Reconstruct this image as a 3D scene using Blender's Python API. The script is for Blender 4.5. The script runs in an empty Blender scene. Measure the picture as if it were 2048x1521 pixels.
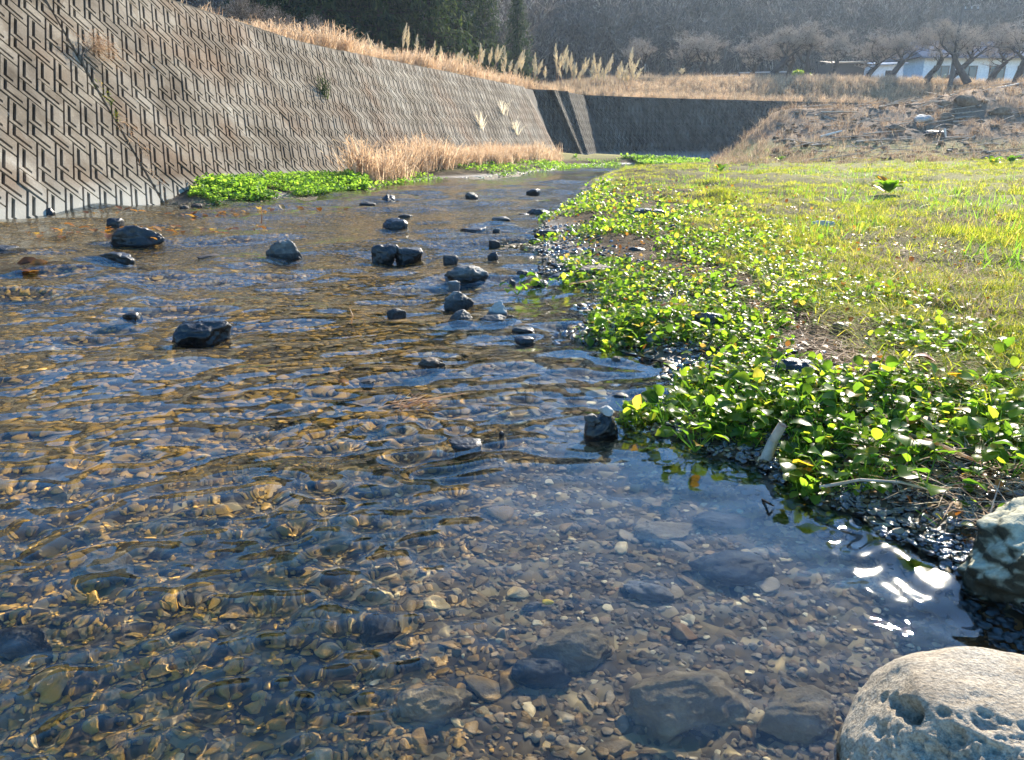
import bpy, math, random
import numpy as np
from mathutils import Vector, Matrix

SC = bpy.context.scene
COL = SC.collection
rng = np.random.default_rng(7)
random.seed(7)
R = math.radians

# ------------------------------------------------------------------ camera, sky, sun, exposure
FPX, CX, CY, HOR = 1518.0, 1024.0, 760.5, 280.0
PITCH = math.atan((CY - HOR) / FPX)
cam = bpy.data.cameras.new('camera'); cam.sensor_width = 36; cam.lens = 36 * FPX / 2048
cam.clip_start = 0.05; cam.clip_end = 2000
cam_o = bpy.data.objects.new('camera', cam); COL.objects.link(cam_o); SC.camera = cam_o
cam_o.location = (0, 0, 1); cam_o.rotation_euler = (R(90) - PITCH, 0, 0)

SUN_AZ, SUN_EL = R(29.9), R(28.0)
world = bpy.data.worlds.new('World'); SC.world = world; world.use_nodes = True
wn = world.node_tree
sky = wn.nodes.new('ShaderNodeTexSky'); sky.sky_type = 'NISHITA'; sky.sun_disc = False
sky.sun_elevation = SUN_EL; sky.sun_rotation = SUN_AZ
sky.air_density = 1.0; sky.dust_density = 0.03; sky.ozone_density = 4.0
hs = wn.nodes.new('ShaderNodeHueSaturation'); hs.inputs['Saturation'].default_value = 1.25
wn.links.new(sky.outputs[0], hs.inputs['Color']); wn.links.new(hs.outputs[0], wn.nodes['Background'].inputs[0])
wn.nodes['Background'].inputs[1].default_value = 0.13
sun = bpy.data.lights.new('sun', 'SUN'); sun.energy = 5.0; sun.angle = R(0.53); sun.color = (1.0, 0.90, 0.74)
sun.cycles.is_caustics_light = True
sun_o = bpy.data.objects.new('sun', sun); COL.objects.link(sun_o)
SUND = Vector((math.sin(SUN_AZ) * math.cos(SUN_EL), math.cos(SUN_AZ) * math.cos(SUN_EL), math.sin(SUN_EL)))
sun_o.rotation_euler = SUND.to_track_quat('Z', 'Y').to_euler(); sun_o.location = SUND * 60
vs = SC.view_settings
vs.view_transform = 'Standard'; vs.look = 'None'; vs.gamma = 1; vs.use_curve_mapping = False
vs.exposure = 1.65
cy = SC.cycles
cy.max_bounces = 8; cy.transparent_max_bounces = 8; cy.transmission_bounces = 6; cy.glossy_bounces = 3
cy.diffuse_bounces = 3; cy.volume_bounces = 0; cy.sample_clamp_indirect = 6; cy.sample_clamp_direct = 0
cy.use_denoising = True

# ------------------------------------------------------------------ projecting pixels of the 2048 photo to the ground
def ray(px, py):
    x = (px - CX) / FPX; y = -(py - CY) / FPX
    return np.array([x, math.cos(PITCH) + y * math.sin(PITCH), -math.sin(PITCH) + y * math.cos(PITCH)])
def G(px, py, z=0.0):
    r = ray(px, py); t = (z - 1) / r[2]
    return np.array([0, 0, 1.0]) + r * t
def D(px, py, dist):                         # point on the ray at forward distance dist (ground y)
    r = ray(px, py); return np.array([0, 0, 1.0]) + r * (dist / r[1])

# ------------------------------------------------------------------ noise
def _hash(ix, iy, iz, seed):
    h = (ix.astype(np.int64) * 374761393 + iy.astype(np.int64) * 668265263 + iz.astype(np.int64) * 2147483647 + seed * 974634777) & 0xffffffff
    h = ((h ^ (h >> 13)) * 1274126177) & 0xffffffff
    h = h ^ (h >> 16)
    h = (h * 2246822519) & 0xffffffff
    return ((h ^ (h >> 15)) & 0xffffff) / float(0xffffff)
def vnoise(x, y, z=None, seed=0):            # smooth gradient-like value noise, -1..1
    x = np.asarray(x, float); y = np.asarray(y, float)
    z = np.zeros_like(x) if z is None else np.asarray(z, float)
    ix, iy, iz = np.floor(x), np.floor(y), np.floor(z)
    fx, fy, fz = x - ix, y - iy, z - iz
    ux, uy, uz = [f * f * f * (f * (f * 6 - 15) + 10) for f in (fx, fy, fz)]
    flat = not np.any(fz)
    out = 0
    for dz in ((0,) if flat else (0, 1)):
        wz = 1 if flat else (uz if dz else 1 - uz)
        for dy in (0, 1):
            wy = uy if dy else 1 - uy
            for dx in (0, 1):
                wx = ux if dx else 1 - ux
                out = out + wx * wy * wz * _hash(ix + dx, iy + dy, iz + dz, seed)
    return out * 2 - 1
def fbm(x, y, z=None, seed=0, octv=4, gain=.5):
    a, s, out = 1.0, 1.0, 0
    for i in range(octv):
        out = out + a * vnoise(np.asarray(x) * s + 13.7 * i, np.asarray(y) * s - 7.1 * i, None if z is None else np.asarray(z) * s + 3.3 * i, seed + i)
        a *= gain; s *= 2.03
    return out
def sstep(a, b, x):
    t = np.clip((np.asarray(x, float) - a) / (b - a), 0, 1); return t * t * (3 - 2 * t)

# ------------------------------------------------------------------ mesh helpers
def mesh_np(name, V, faces, smooth=True):
    """faces: list of int arrays (n,k)"""
    V = np.ascontiguousarray(V, dtype=np.float32)
    faces = [np.asarray(f, dtype=np.int32) for f in faces if len(f)]
    me = bpy.data.meshes.new(name)
    me.vertices.add(len(V)); me.vertices.foreach_set('co', V.ravel())
    loops = np.concatenate([f.ravel() for f in faces])
    sizes = np.concatenate([np.full(len(f), f.shape[1], np.int32) for f in faces])
    me.loops.add(len(loops)); me.loops.foreach_set('vertex_index', loops)
    me.polygons.add(len(sizes))
    st = np.concatenate([[0], np.cumsum(sizes)[:-1]]).astype(np.int32)
    me.polygons.foreach_set('loop_start', st); me.polygons.foreach_set('loop_total', sizes)
    me.polygons.foreach_set('use_smooth', np.full(len(sizes), smooth, dtype=bool))
    me.update(calc_edges=True)
    return me
def link(name, me, mat=None, parent=None, loc=None):
    o = bpy.data.objects.new(name, me); COL.objects.link(o)
    if mat is not None and me is not None and len(me.materials) == 0: me.materials.append(mat)
    if parent is not None: o.parent = parent
    if loc is not None: o.location = loc
    return o
def tag(o, label=None, cat=None, group=None, kind=None):
    if label: o['label'] = label
    if cat: o['category'] = cat
    if group: o['group'] = group
    if kind: o['kind'] = kind
    return o
def empty(name, loc=(0, 0, 0), rz=0):
    o = bpy.data.objects.new(name, None); COL.objects.link(o); o.location = loc; o.rotation_euler = (0, 0, rz)
    o.empty_display_size = .1
    return o
def recv(o): o.cycles.is_caustics_receiver = True; return o

_ico = {}
def ico(sub):
    if sub in _ico: return _ico[sub]
    t = (1 + 5 ** .5) / 2
    V = [(-1, t, 0), (1, t, 0), (-1, -t, 0), (1, -t, 0), (0, -1, t), (0, 1, t), (0, -1, -t), (0, 1, -t), (t, 0, -1), (t, 0, 1), (-t, 0, -1), (-t, 0, 1)]
    V = [np.array(v) / np.linalg.norm(v) for v in V]
    F = [(0, 11, 5), (0, 5, 1), (0, 1, 7), (0, 7, 10), (0, 10, 11), (1, 5, 9), (5, 11, 4), (11, 10, 2), (10, 7, 6), (7, 1, 8), (3, 9, 4), (3, 4, 2), (3, 2, 6), (3, 6, 8), (3, 8, 9), (4, 9, 5), (2, 4, 11), (6, 2, 10), (8, 6, 7), (9, 8, 1)]
    for _ in range(sub):
        cache = {}; F2 = []
        def mid(a, b):
            k = (a, b) if a < b else (b, a)
            if k not in cache:
                m = V[a] + V[b]; V.append(m / np.linalg.norm(m)); cache[k] = len(V) - 1
            return cache[k]
        for a, b, c in F:
            ab, bc, ca = mid(a, b), mid(b, c), mid(c, a)
            F2 += [(a, ab, ca), (b, bc, ab), (c, ca, bc), (ab, bc, ca)]
        F = F2
    _ico[sub] = (np.array(V), np.array(F, np.int32)); return _ico[sub]

def rotz(a):
    c, s = np.cos(a), np.sin(a); M = np.zeros(np.shape(a) + (3, 3)); M[..., 0, 0] = c; M[..., 0, 1] = -s; M[..., 1, 0] = s; M[..., 1, 1] = c; M[..., 2, 2] = 1; return M
def rotx(a):
    c, s = np.cos(a), np.sin(a); M = np.zeros(np.shape(a) + (3, 3)); M[..., 1, 1] = c; M[..., 1, 2] = -s; M[..., 2, 1] = s; M[..., 2, 2] = c; M[..., 0, 0] = 1; return M
def scatter(tv, tf, pos, rot, scl):
    """instances of a template merged: tv (k,3), tf list of arrays, pos (n,3), rot (n,3,3), scl (n,) or (n,3)"""
    n = len(pos); k = len(tv)
    scl = np.asarray(scl, float)
    if scl.ndim == 1: scl = np.repeat(scl[:, None], 3, 1)
    v = np.einsum('nij,nkj->nki', rot, tv[None] * scl[:, None, :]) + pos[:, None, :]
    off = (np.arange(n) * k)[:, None, None]
    return v.reshape(-1, 3), [(f[None] + off).reshape(-1, f.shape[1]) for f in tf]
def merge(parts):
    Vs, Fs, off = [], {}, 0
    for v, fl in parts:
        for f in fl:
            Fs.setdefault(f.shape[1], []).append(np.asarray(f) + off)
        Vs.append(v); off += len(v)
    return np.concatenate(Vs), [np.concatenate(x) for x in Fs.values()]
def tubes(P0, P1, r0, r1, k):
    """each segment an open tapered tube with k sides"""
    P0 = np.asarray(P0, float); P1 = np.asarray(P1, float)
    d = P1 - P0; L = np.linalg.norm(d, axis=1, keepdims=True) + 1e-9; d = d / L
    ref = np.where(np.abs(d[:, 2:3]) > .9, np.array([[1., 0, 0]]), np.array([[0, 0, 1.]]))
    a = np.cross(d, ref); a /= np.linalg.norm(a, axis=1, keepdims=True) + 1e-9
    b = np.cross(d, a)
    th = np.arange(k) * 2 * np.pi / k
    ring = np.cos(th)[None, :, None] * a[:, None, :] + np.sin(th)[None, :, None] * b[:, None, :]
    A = P0[:, None] + ring * np.asarray(r0)[:, None, None]
    B = P1[:, None] + ring * np.asarray(r1)[:, None, None]
    V = np.concatenate([A, B], 1).reshape(-1, 3)
    i = np.arange(k); j = (i + 1) % k
    q = np.stack([i, j, j + k, i + k], -1)
    F = (q[None] + (np.arange(len(P0)) * 2 * k)[:, None, None]).reshape(-1, 4)
    return V, [F]

def gn_scatter(name, protos, pos, rot, scl, mat, kind='stuff', parent=None, receive=False, seed=0):
    """one object whose points carry copies of a few small meshes (geometry nodes). rot: euler (n,3)"""
    rs = np.random.default_rng(seed + 1000); k = rs.integers(0, len(protos), len(pos)); scl = np.asarray(scl, float)
    if scl.ndim == 1: scl = np.repeat(scl[:, None], 3, 1)
    me = bpy.data.meshes.new(name); me.vertices.add(len(pos)); me.vertices.foreach_set('co', np.ascontiguousarray(pos, dtype=np.float32).ravel())
    for nm, arr in (('rot', rot), ('scl', scl)):
        a = me.attributes.new(nm, 'FLOAT_VECTOR', 'POINT'); a.data.foreach_set('vector', np.ascontiguousarray(arr, dtype=np.float32).ravel())
    a = me.attributes.new('which', 'INT', 'POINT'); a.data.foreach_set('value', k.astype(np.int32))
    o = link(name, me, mat, parent)
    ng = bpy.data.node_groups.new(name, 'GeometryNodeTree'); ng.interface.new_socket('Geometry', in_out='INPUT', socket_type='NodeSocketGeometry'); ng.interface.new_socket('Geometry', in_out='OUTPUT', socket_type='NodeSocketGeometry')
    gi = ng.nodes.new('NodeGroupInput'); go = ng.nodes.new('NodeGroupOutput'); jn = ng.nodes.new('GeometryNodeJoinGeometry')
    def attr(nm, ty):
        q = ng.nodes.new('GeometryNodeInputNamedAttribute'); q.data_type = ty; q.inputs[0].default_value = nm
        return next(x for x in q.outputs if x.enabled and x.name == 'Attribute')
    ra, sa_, wa = attr('rot', 'FLOAT_VECTOR'), attr('scl', 'FLOAT_VECTOR'), attr('which', 'INT')
    for j, (V, F) in enumerate(protos):
        pm_ = mesh_np(name + '_piece', V, F); pm_.materials.append(mat); po = bpy.data.objects.new(name + '_piece', pm_); po.cycles.is_caustics_receiver = bool(receive)
        ob = ng.nodes.new('GeometryNodeObjectInfo'); ob.inputs[0].default_value = po; ob.inputs['As Instance'].default_value = True
        ip = ng.nodes.new('GeometryNodeInstanceOnPoints'); cp = ng.nodes.new('FunctionNodeCompare'); cp.data_type = 'INT'; cp.operation = 'EQUAL'
        ci = [x for x in cp.inputs if x.enabled]; ng.links.new(wa, ci[0]); ci[1].default_value = j
        ng.links.new(gi.outputs[0], ip.inputs['Points']); ng.links.new(cp.outputs[0], ip.inputs['Selection']); ng.links.new(ob.outputs['Geometry'], ip.inputs['Instance'])
        er = ng.nodes.new('FunctionNodeEulerToRotation'); ng.links.new(ra, er.inputs[0]); ng.links.new(er.outputs[0], ip.inputs['Rotation']); ng.links.new(sa_, ip.inputs['Scale'])
        ng.links.new(ip.outputs[0], jn.inputs[0])
    ng.links.new(jn.outputs[0], go.inputs[0]); md = o.modifiers.new('copies', 'NODES'); md.node_group = ng
    if kind: o['kind'] = kind
    if receive: recv(o)
    return o
def eul(n, rs, sx_=0.12, sy_=0.12): return np.column_stack([rs.normal(0, sx_, n), rs.normal(0, sy_, n), rs.uniform(0, 6.283, n)])

# ------------------------------------------------------------------ materials
def new_mat(name):
    m = bpy.data.materials.new(name); m.use_nodes = True; t = m.node_tree; t.nodes.clear()
    out = t.nodes.new('ShaderNodeOutputMaterial'); return m, t, out
def nd(t, typ, **kw):
    n = t.nodes.new(typ)
    for k, v in kw.items():
        if hasattr(n, k): setattr(n, k, v)
    return n
def ramp(t, fac, stops, interp='LINEAR'):
    r = nd(t, 'ShaderNodeValToRGB'); r.color_ramp.interpolation = interp
    el = r.color_ramp.elements
    while len(el) < len(stops): el.new(.5)
    for e, (p, c) in zip(el, stops): e.position = p; e.color = (*c, 1)
    t.links.new(fac, r.inputs[0]); return r.outputs[0]
def pos_node(t):
    return nd(t, 'ShaderNodeNewGeometry')
def noise_tex(t, vec, scale, detail=4, rough=.55, dist=0):
    n = nd(t, 'ShaderNodeTexNoise'); n.inputs['Scale'].default_value = scale; n.inputs['Detail'].default_value = detail
    n.inputs['Roughness'].default_value = rough; n.inputs['Distortion'].default_value = dist
    t.links.new(vec, n.inputs['Vector']); return n.outputs[0]
def mixc(t, fac, a, b, mode='MIX'):
    m = nd(t, 'ShaderNodeMix'); m.data_type = 'RGBA'; m.blend_type = mode
    def put(s, v):
        if isinstance(v, (int, float)): s.default_value = v
        elif isinstance(v, tuple): s.default_value = (*v, 1)
        else: t.links.new(v, s)
    put(m.inputs['Factor'], fac); put(m.inputs['A'], a); put(m.inputs['B'], b); return m.outputs['Result']
def maprange(t, v, a, b, c=0, d=1):
    m = nd(t, 'ShaderNodeMapRange'); m.inputs[1].default_value = a; m.inputs[2].default_value = b; m.inputs[3].default_value = c; m.inputs[4].default_value = d
    t.links.new(v, m.inputs[0]); return m.outputs[0]
def finish(t, out, color, rough=.8, spec=.3, bump=None, bstr=.5, bdist=.02, transl=0, tcol=None, coat=0):
    p = nd(t, 'ShaderNodeBsdfPrincipled')
    if isinstance(color, tuple): p.inputs['Base Color'].default_value = (*color, 1)
    else: t.links.new(color, p.inputs['Base Color'])
    if isinstance(rough, (int, float)): p.inputs['Roughness'].default_value = rough
    else: t.links.new(rough, p.inputs['Roughness'])
    p.inputs['Specular IOR Level'].default_value = spec
    p.inputs['Coat Weight'].default_value = coat; p.inputs['Coat Roughness'].default_value = .12
    if bump is not None:
        b = nd(t, 'ShaderNodeBump'); b.inputs['Strength'].default_value = bstr; b.inputs['Distance'].default_value = bdist
        t.links.new(bump, b.inputs['Height']); t.links.new(b.outputs[0], p.inputs['Normal'])
    s = p.outputs[0]
    if transl:
        tr = nd(t, 'ShaderNodeBsdfTranslucent')
        c = tcol if tcol is not None else color
        if isinstance(c, tuple): tr.inputs[0].default_value = (*c, 1)
        else: t.links.new(c, tr.inputs[0])
        mx = nd(t, 'ShaderNodeMixShader'); mx.inputs[0].default_value = transl
        t.links.new(s, mx.inputs[1]); t.links.new(tr.outputs[0], mx.inputs[2]); s = mx.outputs[0]
    t.links.new(s, out.inputs[0])

MATS = {}
def mat_leaf(name, stops, transl=.5, rough=.35, spec=.5, boost=1.6, coat=0, tint=.45):
    m, t, out = new_mat(name); g = pos_node(t); oi = nd(t, 'ShaderNodeObjectInfo')
    ad = nd(t, 'ShaderNodeMath', operation='ADD'); t.links.new(g.outputs['Random Per Island'], ad.inputs[0]); t.links.new(oi.outputs['Random'], ad.inputs[1])
    fr = nd(t, 'ShaderNodeMath', operation='FRACT'); t.links.new(ad.outputs[0], fr.inputs[0])
    c = ramp(t, fr.outputs[0], stops)
    n = noise_tex(t, g.outputs['Position'], 60, 2)
    c = mixc(t, .35, c, ramp(t, n, [(.3, (.55, .6, .5)), (.7, (1.3, 1.25, 1.2))]), 'MULTIPLY')
    tc = mixc(t, 1.0, c, (boost * 1.05, boost, boost * tint), 'MULTIPLY')
    finish(t, out, c, rough, spec, transl=transl, tcol=tc, coat=coat); MATS[name] = m; return m
def mat_stone(name, stops, scale=9, rough=.75, spec=.35, bstr=.6, bdist=.01, mott=.5, island=False, coat=0, gold=False, objrand=False):
    m, t, out = new_mat(name); g = pos_node(t)
    n = noise_tex(t, g.outputs['Position'], scale, 6, .62)
    if island or objrand:
        if objrand:
            oi = nd(t, 'ShaderNodeObjectInfo'); rs = oi.outputs['Random']
        else: rs = g.outputs['Random Per Island']
        c = ramp(t, rs, stops, 'LINEAR')
        c = mixc(t, mott, c, ramp(t, n, [(.3, (.35, .35, .35)), (.5, (1, 1, 1)), (.72, (1.7, 1.65, 1.5))]), 'MULTIPLY')
    else:
        c = ramp(t, n, stops)
    if gold:                                  # golden algae on the stones of the shallow left of the stream
        sx = nd(t, 'ShaderNodeSeparateXYZ'); t.links.new(g.outputs['Position'], sx.inputs[0])
        big = noise_tex(t, g.outputs['Position'], 1.1, 3, .5)
        ad = nd(t, 'ShaderNodeMath', operation='MULTIPLY_ADD'); t.links.new(big, ad.inputs[0]); ad.inputs[1].default_value = 1.6; t.links.new(sx.outputs[0], ad.inputs[2])
        fac = maprange(t, ad.outputs[0], 1.1, .0, 0.18, .95)
        n4 = noise_tex(t, g.outputs['Position'], 22, 2, .5)
        fac2 = nd(t, 'ShaderNodeMath', operation='MULTIPLY'); t.links.new(fac, fac2.inputs[0]); t.links.new(maprange(t, n4, .25, .52), fac2.inputs[1])
        c = mixc(t, fac2.outputs[0], c, (.40, .21, .024))
    f = noise_tex(t, g.outputs['Position'], scale * 7, 4, .6)
    if not (island or objrand):
        sz = nd(t, 'ShaderNodeSeparateXYZ'); t.links.new(g.outputs['Position'], sz.inputs[0])
        wn_ = nd(t, 'ShaderNodeMath', operation='MULTIPLY_ADD'); t.links.new(n, wn_.inputs[0]); wn_.inputs[1].default_value = -.05; t.links.new(sz.outputs[2], wn_.inputs[2])
        c = mixc(t, maprange(t, wn_.outputs[0], .006, -.006), c, (.30, .30, .32), 'MULTIPLY') if name != 'submerged' else c
    finish(t, out, c, rough, spec, bump=f, bstr=bstr, bdist=bdist, coat=coat); MATS[name] = m; return m

mat_stone('dark_wet_rock', [(.25, (.007, .0065, .006)), (.5, (.019, .018, .016)), (.75, (.075, .07, .06))], rough=.42, spec=.4, coat=.15)
mat_stone('grey_rock', [(.25, (.025, .024, .022)), (.5, (.075, .072, .063)), (.75, (.24, .23, .20))], rough=.6)
mat_stone('mound_stone', [(.25, (.09, .06, .04)), (.5, (.17, .12, .08)), (.75, (.29, .22, .15))], rough=.95, spec=.05)
mat_stone('pale_rock', [(.25, (.2, .185, .16)), (.5, (.34, .32, .28)), (.75, (.5, .48, .43))], rough=.75)
mat_stone('brown_rock', [(.25, (.05, .032, .02)), (.5, (.13, .09, .055)), (.75, (.24, .17, .1))], rough=.6)
mat_stone('submerged', [(.25, (.07, .055, .03)), (.5, (.16, .12, .065)), (.75, (.30, .24, .15))], scale=14, rough=.7)
mat_stone('pebbles', [(0, (.05, .048, .045)), (.2, (.13, .115, .09)), (.38, (.22, .17, .10)), (.5, (.10, .10, .095)), (.66, (.26, .25, .22)), (.8, (.16, .10, .055)), (.92, (.38, .34, .26)), (1, (.5, .47, .4))],
          scale=30, mott=.6, island=True, rough=.55, gold=True, bstr=.3)
mat_stone('pebble_single', [(0, (.02, .018, .014)), (.3, (.06, .048, .032)), (.45, (.14, .095, .045)), (.58, (.05, .048, .042)), (.74, (.19, .165, .12)), (.86, (.13, .07, .035)), (.94, (.34, .27, .15)), (1, (.62, .53, .34))],
          scale=26, mott=.6, objrand=True, rough=.55, gold=True, bstr=.3)
mat_leaf('cress', [(0, (.04, .085, .016)), (.35, (.075, .14, .02)), (.7, (.13, .20, .024)), (.92, (.21, .24, .04)), (1, (.34, .2, .06))], transl=.62, rough=.33, spec=.13, boost=3.1)
mat_leaf('cress_bright', [(0, (.09, .19, .03)), (.6, (.16, .28, .05)), (1, (.24, .34, .08))], transl=.5, boost=2.2, spec=.12, rough=.5)
mat_leaf('grass', [(0, (.13, .19, .02)), (.4, (.22, .27, .03)), (.75, (.31, .32, .045)), (.9, (.42, .36, .10)), (1, (.5, .40, .2))], transl=.6, rough=.7, spec=.1, boost=1.9, tint=.5)
mat_leaf('straw', [(0, (.32, .20, .12)), (.4, (.50, .35, .22)), (.75, (.62, .47, .32)), (1, (.74, .62, .46))], transl=.5, rough=.7, spec=.1, boost=1.25, tint=.95)
mat_leaf('greystraw', [(0, (.16, .12, .09)), (.4, (.30, .225, .15)), (.8, (.42, .33, .22)), (1, (.56, .48, .36))], transl=.45, rough=.8, spec=.1, boost=1.2, tint=.95)
mat_leaf('scrub', [(0, (.18, .11, .07)), (.4, (.32, .22, .145)), (.8, (.46, .34, .23)), (1, (.6, .5, .37))], transl=.4, rough=.8, spec=.05, boost=1.2, tint=.9)
mat_leaf('plume', [(0, (.72, .64, .48)), (1, (.88, .82, .66))], transl=.55, rough=.8, spec=.05, boost=1.2, tint=.95)
mat_leaf('deadleaf', [(0, (.09, .035, .015)), (.4, (.2, .08, .025)), (.75, (.3, .14, .04)), (1, (.36, .25, .1))], transl=.4, rough=.5, spec=.3, boost=1.8)
mat_leaf('conifer', [(0, (.016, .034, .018)), (.6, (.03, .055, .026)), (1, (.07, .095, .04))], transl=.35, rough=.8, spec=.04, boost=1.6)
mat_leaf('bare_twig', [(0, (.08, .066, .056)), (.5, (.17, .14, .115)), (.8, (.32, .27, .225)), (1, (.55, .49, .42))], transl=.3, rough=.8, spec=.1, boost=1, tint=1)
mat_leaf('orchard_twig', [(0, (.32, .26, .21)), (.6, (.52, .44, .36)), (1, (.70, .62, .53))], transl=.3, rough=.8, spec=.1, boost=1, tint=1)
mat_stone('bark', [(.3, (.02, .016, .013)), (.55, (.05, .04, .033)), (.8, (.10, .085, .07))], scale=5, rough=.9, spec=.1)

def mat_ground():
    m, t, out = new_mat('mud_and_soil'); g = pos_node(t)
    n = noise_tex(t, g.outputs['Position'], 3.5, 6, .65); n2 = noise_tex(t, g.outputs['Position'], 40, 5, .65)
    c = ramp(t, n, [(.3, (.03, .022, .014)), (.5, (.065, .048, .03)), (.7, (.13, .095, .055))])
    c = mixc(t, .5, c, ramp(t, n2, [(.35, (.5, .5, .5)), (.65, (1.5, 1.45, 1.3))]), 'MULTIPLY')
    sx = nd(t, 'ShaderNodeSeparateXYZ'); t.links.new(g.outputs['Position'], sx.inputs[0])
    rr = maprange(t, sx.outputs[2], .0, .075, .14, .92)
    c = mixc(t, maprange(t, sx.outputs[2], .14, .26), c, ramp(t, n2, [(.3, (.10, .08, .03)), (.5, (.21, .19, .07)), (.7, (.33, .29, .13))]))
    c = mixc(t, maprange(t, sx.outputs[2], .75, 1.1), c, ramp(t, n2, [(.3, (.09, .058, .036)), (.5, (.19, .13, .085)), (.7, (.31, .23, .16))]))
    sp_ = maprange(t, sx.outputs[2], .0, .10, .6, .05)
    finish(t, out, c, rr, .5, bump=n2, bstr=.9, bdist=.02)
    pn = [x for x in t.nodes if x.type == 'BSDF_PRINCIPLED'][0]; t.links.new(sp_, pn.inputs['Specular IOR Level']); return m
def mat_bed():
    m, t, out = new_mat('streambed_silt'); g = pos_node(t)
    v = nd(t, 'ShaderNodeTexVoronoi'); v.inputs['Scale'].default_value = 26; t.links.new(g.outputs['Position'], v.inputs['Vector'])
    bw = nd(t, 'ShaderNodeSeparateColor'); t.links.new(v.outputs['Color'], bw.inputs[0])
    c = ramp(t, bw.outputs[0], [(0, (.02, .016, .01)), (.4, (.06, .042, .02)), (.7, (.11, .08, .035)), (1, (.24, .19, .10))])
    n = noise_tex(t, g.outputs['Position'], 2.2, 5, .6)
    c = mixc(t, .7, c, ramp(t, n, [(.35, (.45, .4, .35)), (.65, (1.4, 1.3, 1.1))]), 'MULTIPLY')
    finish(t, out, c, .7, .3, bump=v.outputs['Distance'], bstr=.6, bdist=-.02); return m
def mat_field():
    m, t, out = new_mat('dry_field'); g = pos_node(t)
    n = noise_tex(t, g.outputs['Position'], .5, 5, .65); n2 = noise_tex(t, g.outputs['Position'], 14, 4, .7)
    c = ramp(t, n, [(.3, (.09, .06, .035)), (.5, (.17, .12, .06)), (.7, (.24, .18, .09))])
    c = mixc(t, .6, c, ramp(t, n2, [(.35, (.5, .5, .5)), (.65, (1.5, 1.45, 1.3))]), 'MULTIPLY')
    finish(t, out, c, .95, .1, bump=n2, bstr=1, bdist=.1); return m
def mat_hill():
    m, t, out = new_mat('forest_floor'); g = pos_node(t)
    n = noise_tex(t, g.outputs['Position'], .12, 6, .7); n2 = noise_tex(t, g.outputs['Position'], 1.2, 5, .7)
    c = ramp(t, n, [(.3, (.02, .022, .016)), (.5, (.05, .042, .03)), (.7, (.09, .075, .055))])
    c = mixc(t, .6, c, ramp(t, n2, [(.35, (.4, .4, .4)), (.65, (1.5, 1.45, 1.3))]), 'MULTIPLY')
    finish(t, out, c, .95, .1, bump=n2, bstr=1, bdist=1.0); return m
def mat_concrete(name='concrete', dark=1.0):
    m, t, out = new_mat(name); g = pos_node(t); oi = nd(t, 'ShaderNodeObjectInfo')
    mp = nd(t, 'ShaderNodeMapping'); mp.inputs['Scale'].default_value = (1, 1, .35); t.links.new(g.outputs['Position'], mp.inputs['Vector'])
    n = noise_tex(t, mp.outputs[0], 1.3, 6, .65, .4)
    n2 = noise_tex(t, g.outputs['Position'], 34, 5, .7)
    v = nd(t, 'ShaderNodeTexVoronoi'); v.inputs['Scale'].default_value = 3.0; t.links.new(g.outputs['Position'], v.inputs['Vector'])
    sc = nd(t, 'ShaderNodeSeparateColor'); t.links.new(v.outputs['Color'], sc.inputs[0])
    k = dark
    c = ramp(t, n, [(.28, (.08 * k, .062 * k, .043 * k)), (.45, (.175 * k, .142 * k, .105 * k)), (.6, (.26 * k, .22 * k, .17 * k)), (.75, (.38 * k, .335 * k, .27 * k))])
    c = mixc(t, .55, c, ramp(t, sc.outputs[0], [(0, (.6, .5, .38)), (.4, (.95, .9, .82)), (.7, (1.05, 1.03, 1)), (1, (1.25, 1.22, 1.15))]), 'MULTIPLY')
    c = mixc(t, .45, c, ramp(t, n2, [(.3, (.55, .55, .5)), (.65, (1.3, 1.3, 1.25))]), 'MULTIPLY')
    rs = noise_tex(t, g.outputs['Position'], .45, 4, .6)
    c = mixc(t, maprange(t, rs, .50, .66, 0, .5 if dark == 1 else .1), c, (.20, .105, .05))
    sx = nd(t, 'ShaderNodeSeparateXYZ'); t.links.new(g.outputs['Position'], sx.inputs[0])
    c = mixc(t, maprange(t, sx.outputs[2], .42, .1, 0, .55), c, (.48, .46, .38))      # pale tide line at the foot
    finish(t, out, c, .9, .2, bump=n2, bstr=.5, bdist=.01); return m
MATS['ground'] = mat_ground(); MATS['bed'] = mat_bed(); MATS['field'] = mat_field(); MATS['hill'] = mat_hill()
MATS['concrete'] = mat_concrete(); MATS['concrete_dark'] = mat_concrete('concrete_shaded', .42)  # second is a darkened copy: shade of the backlit far wall put into its colour
def flat_mat(name, col, rough=.7, spec=.3, var=.3, sc=6):
    m, t, out = new_mat(name); g = pos_node(t); n = noise_tex(t, g.outputs['Position'], sc, 5, .6)
    c = mixc(t, var, col, ramp(t, n, [(.3, (.4, .4, .4)), (.7, (1.6, 1.6, 1.6))]), 'MULTIPLY')
    finish(t, out, c, rough, spec); MATS[name] = m; return m
flat_mat('joint_dark', (.03, .027, .022), .95, .05)
flat_mat('plaster', (.8, .8, .78)); flat_mat('roof_metal', (.15, .15, .17), .95, .02); flat_mat('timber', (.10, .07, .05), .8)
flat_mat('window_glass', (.03, .04, .05), .08, .6); flat_mat('rust_sheet', (.35, .2, .1), .7); flat_mat('white_sheet', (.5, .5, .5), .9, .05)
flat_mat('pole_concrete', (.09, .085, .08)); flat_mat('driftwood', (.38, .30, .22), .8, .2, .6, 20); flat_mat('cable', (.05, .05, .05))
flat_mat('pipe', (.55, .53, .48), .5)

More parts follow.
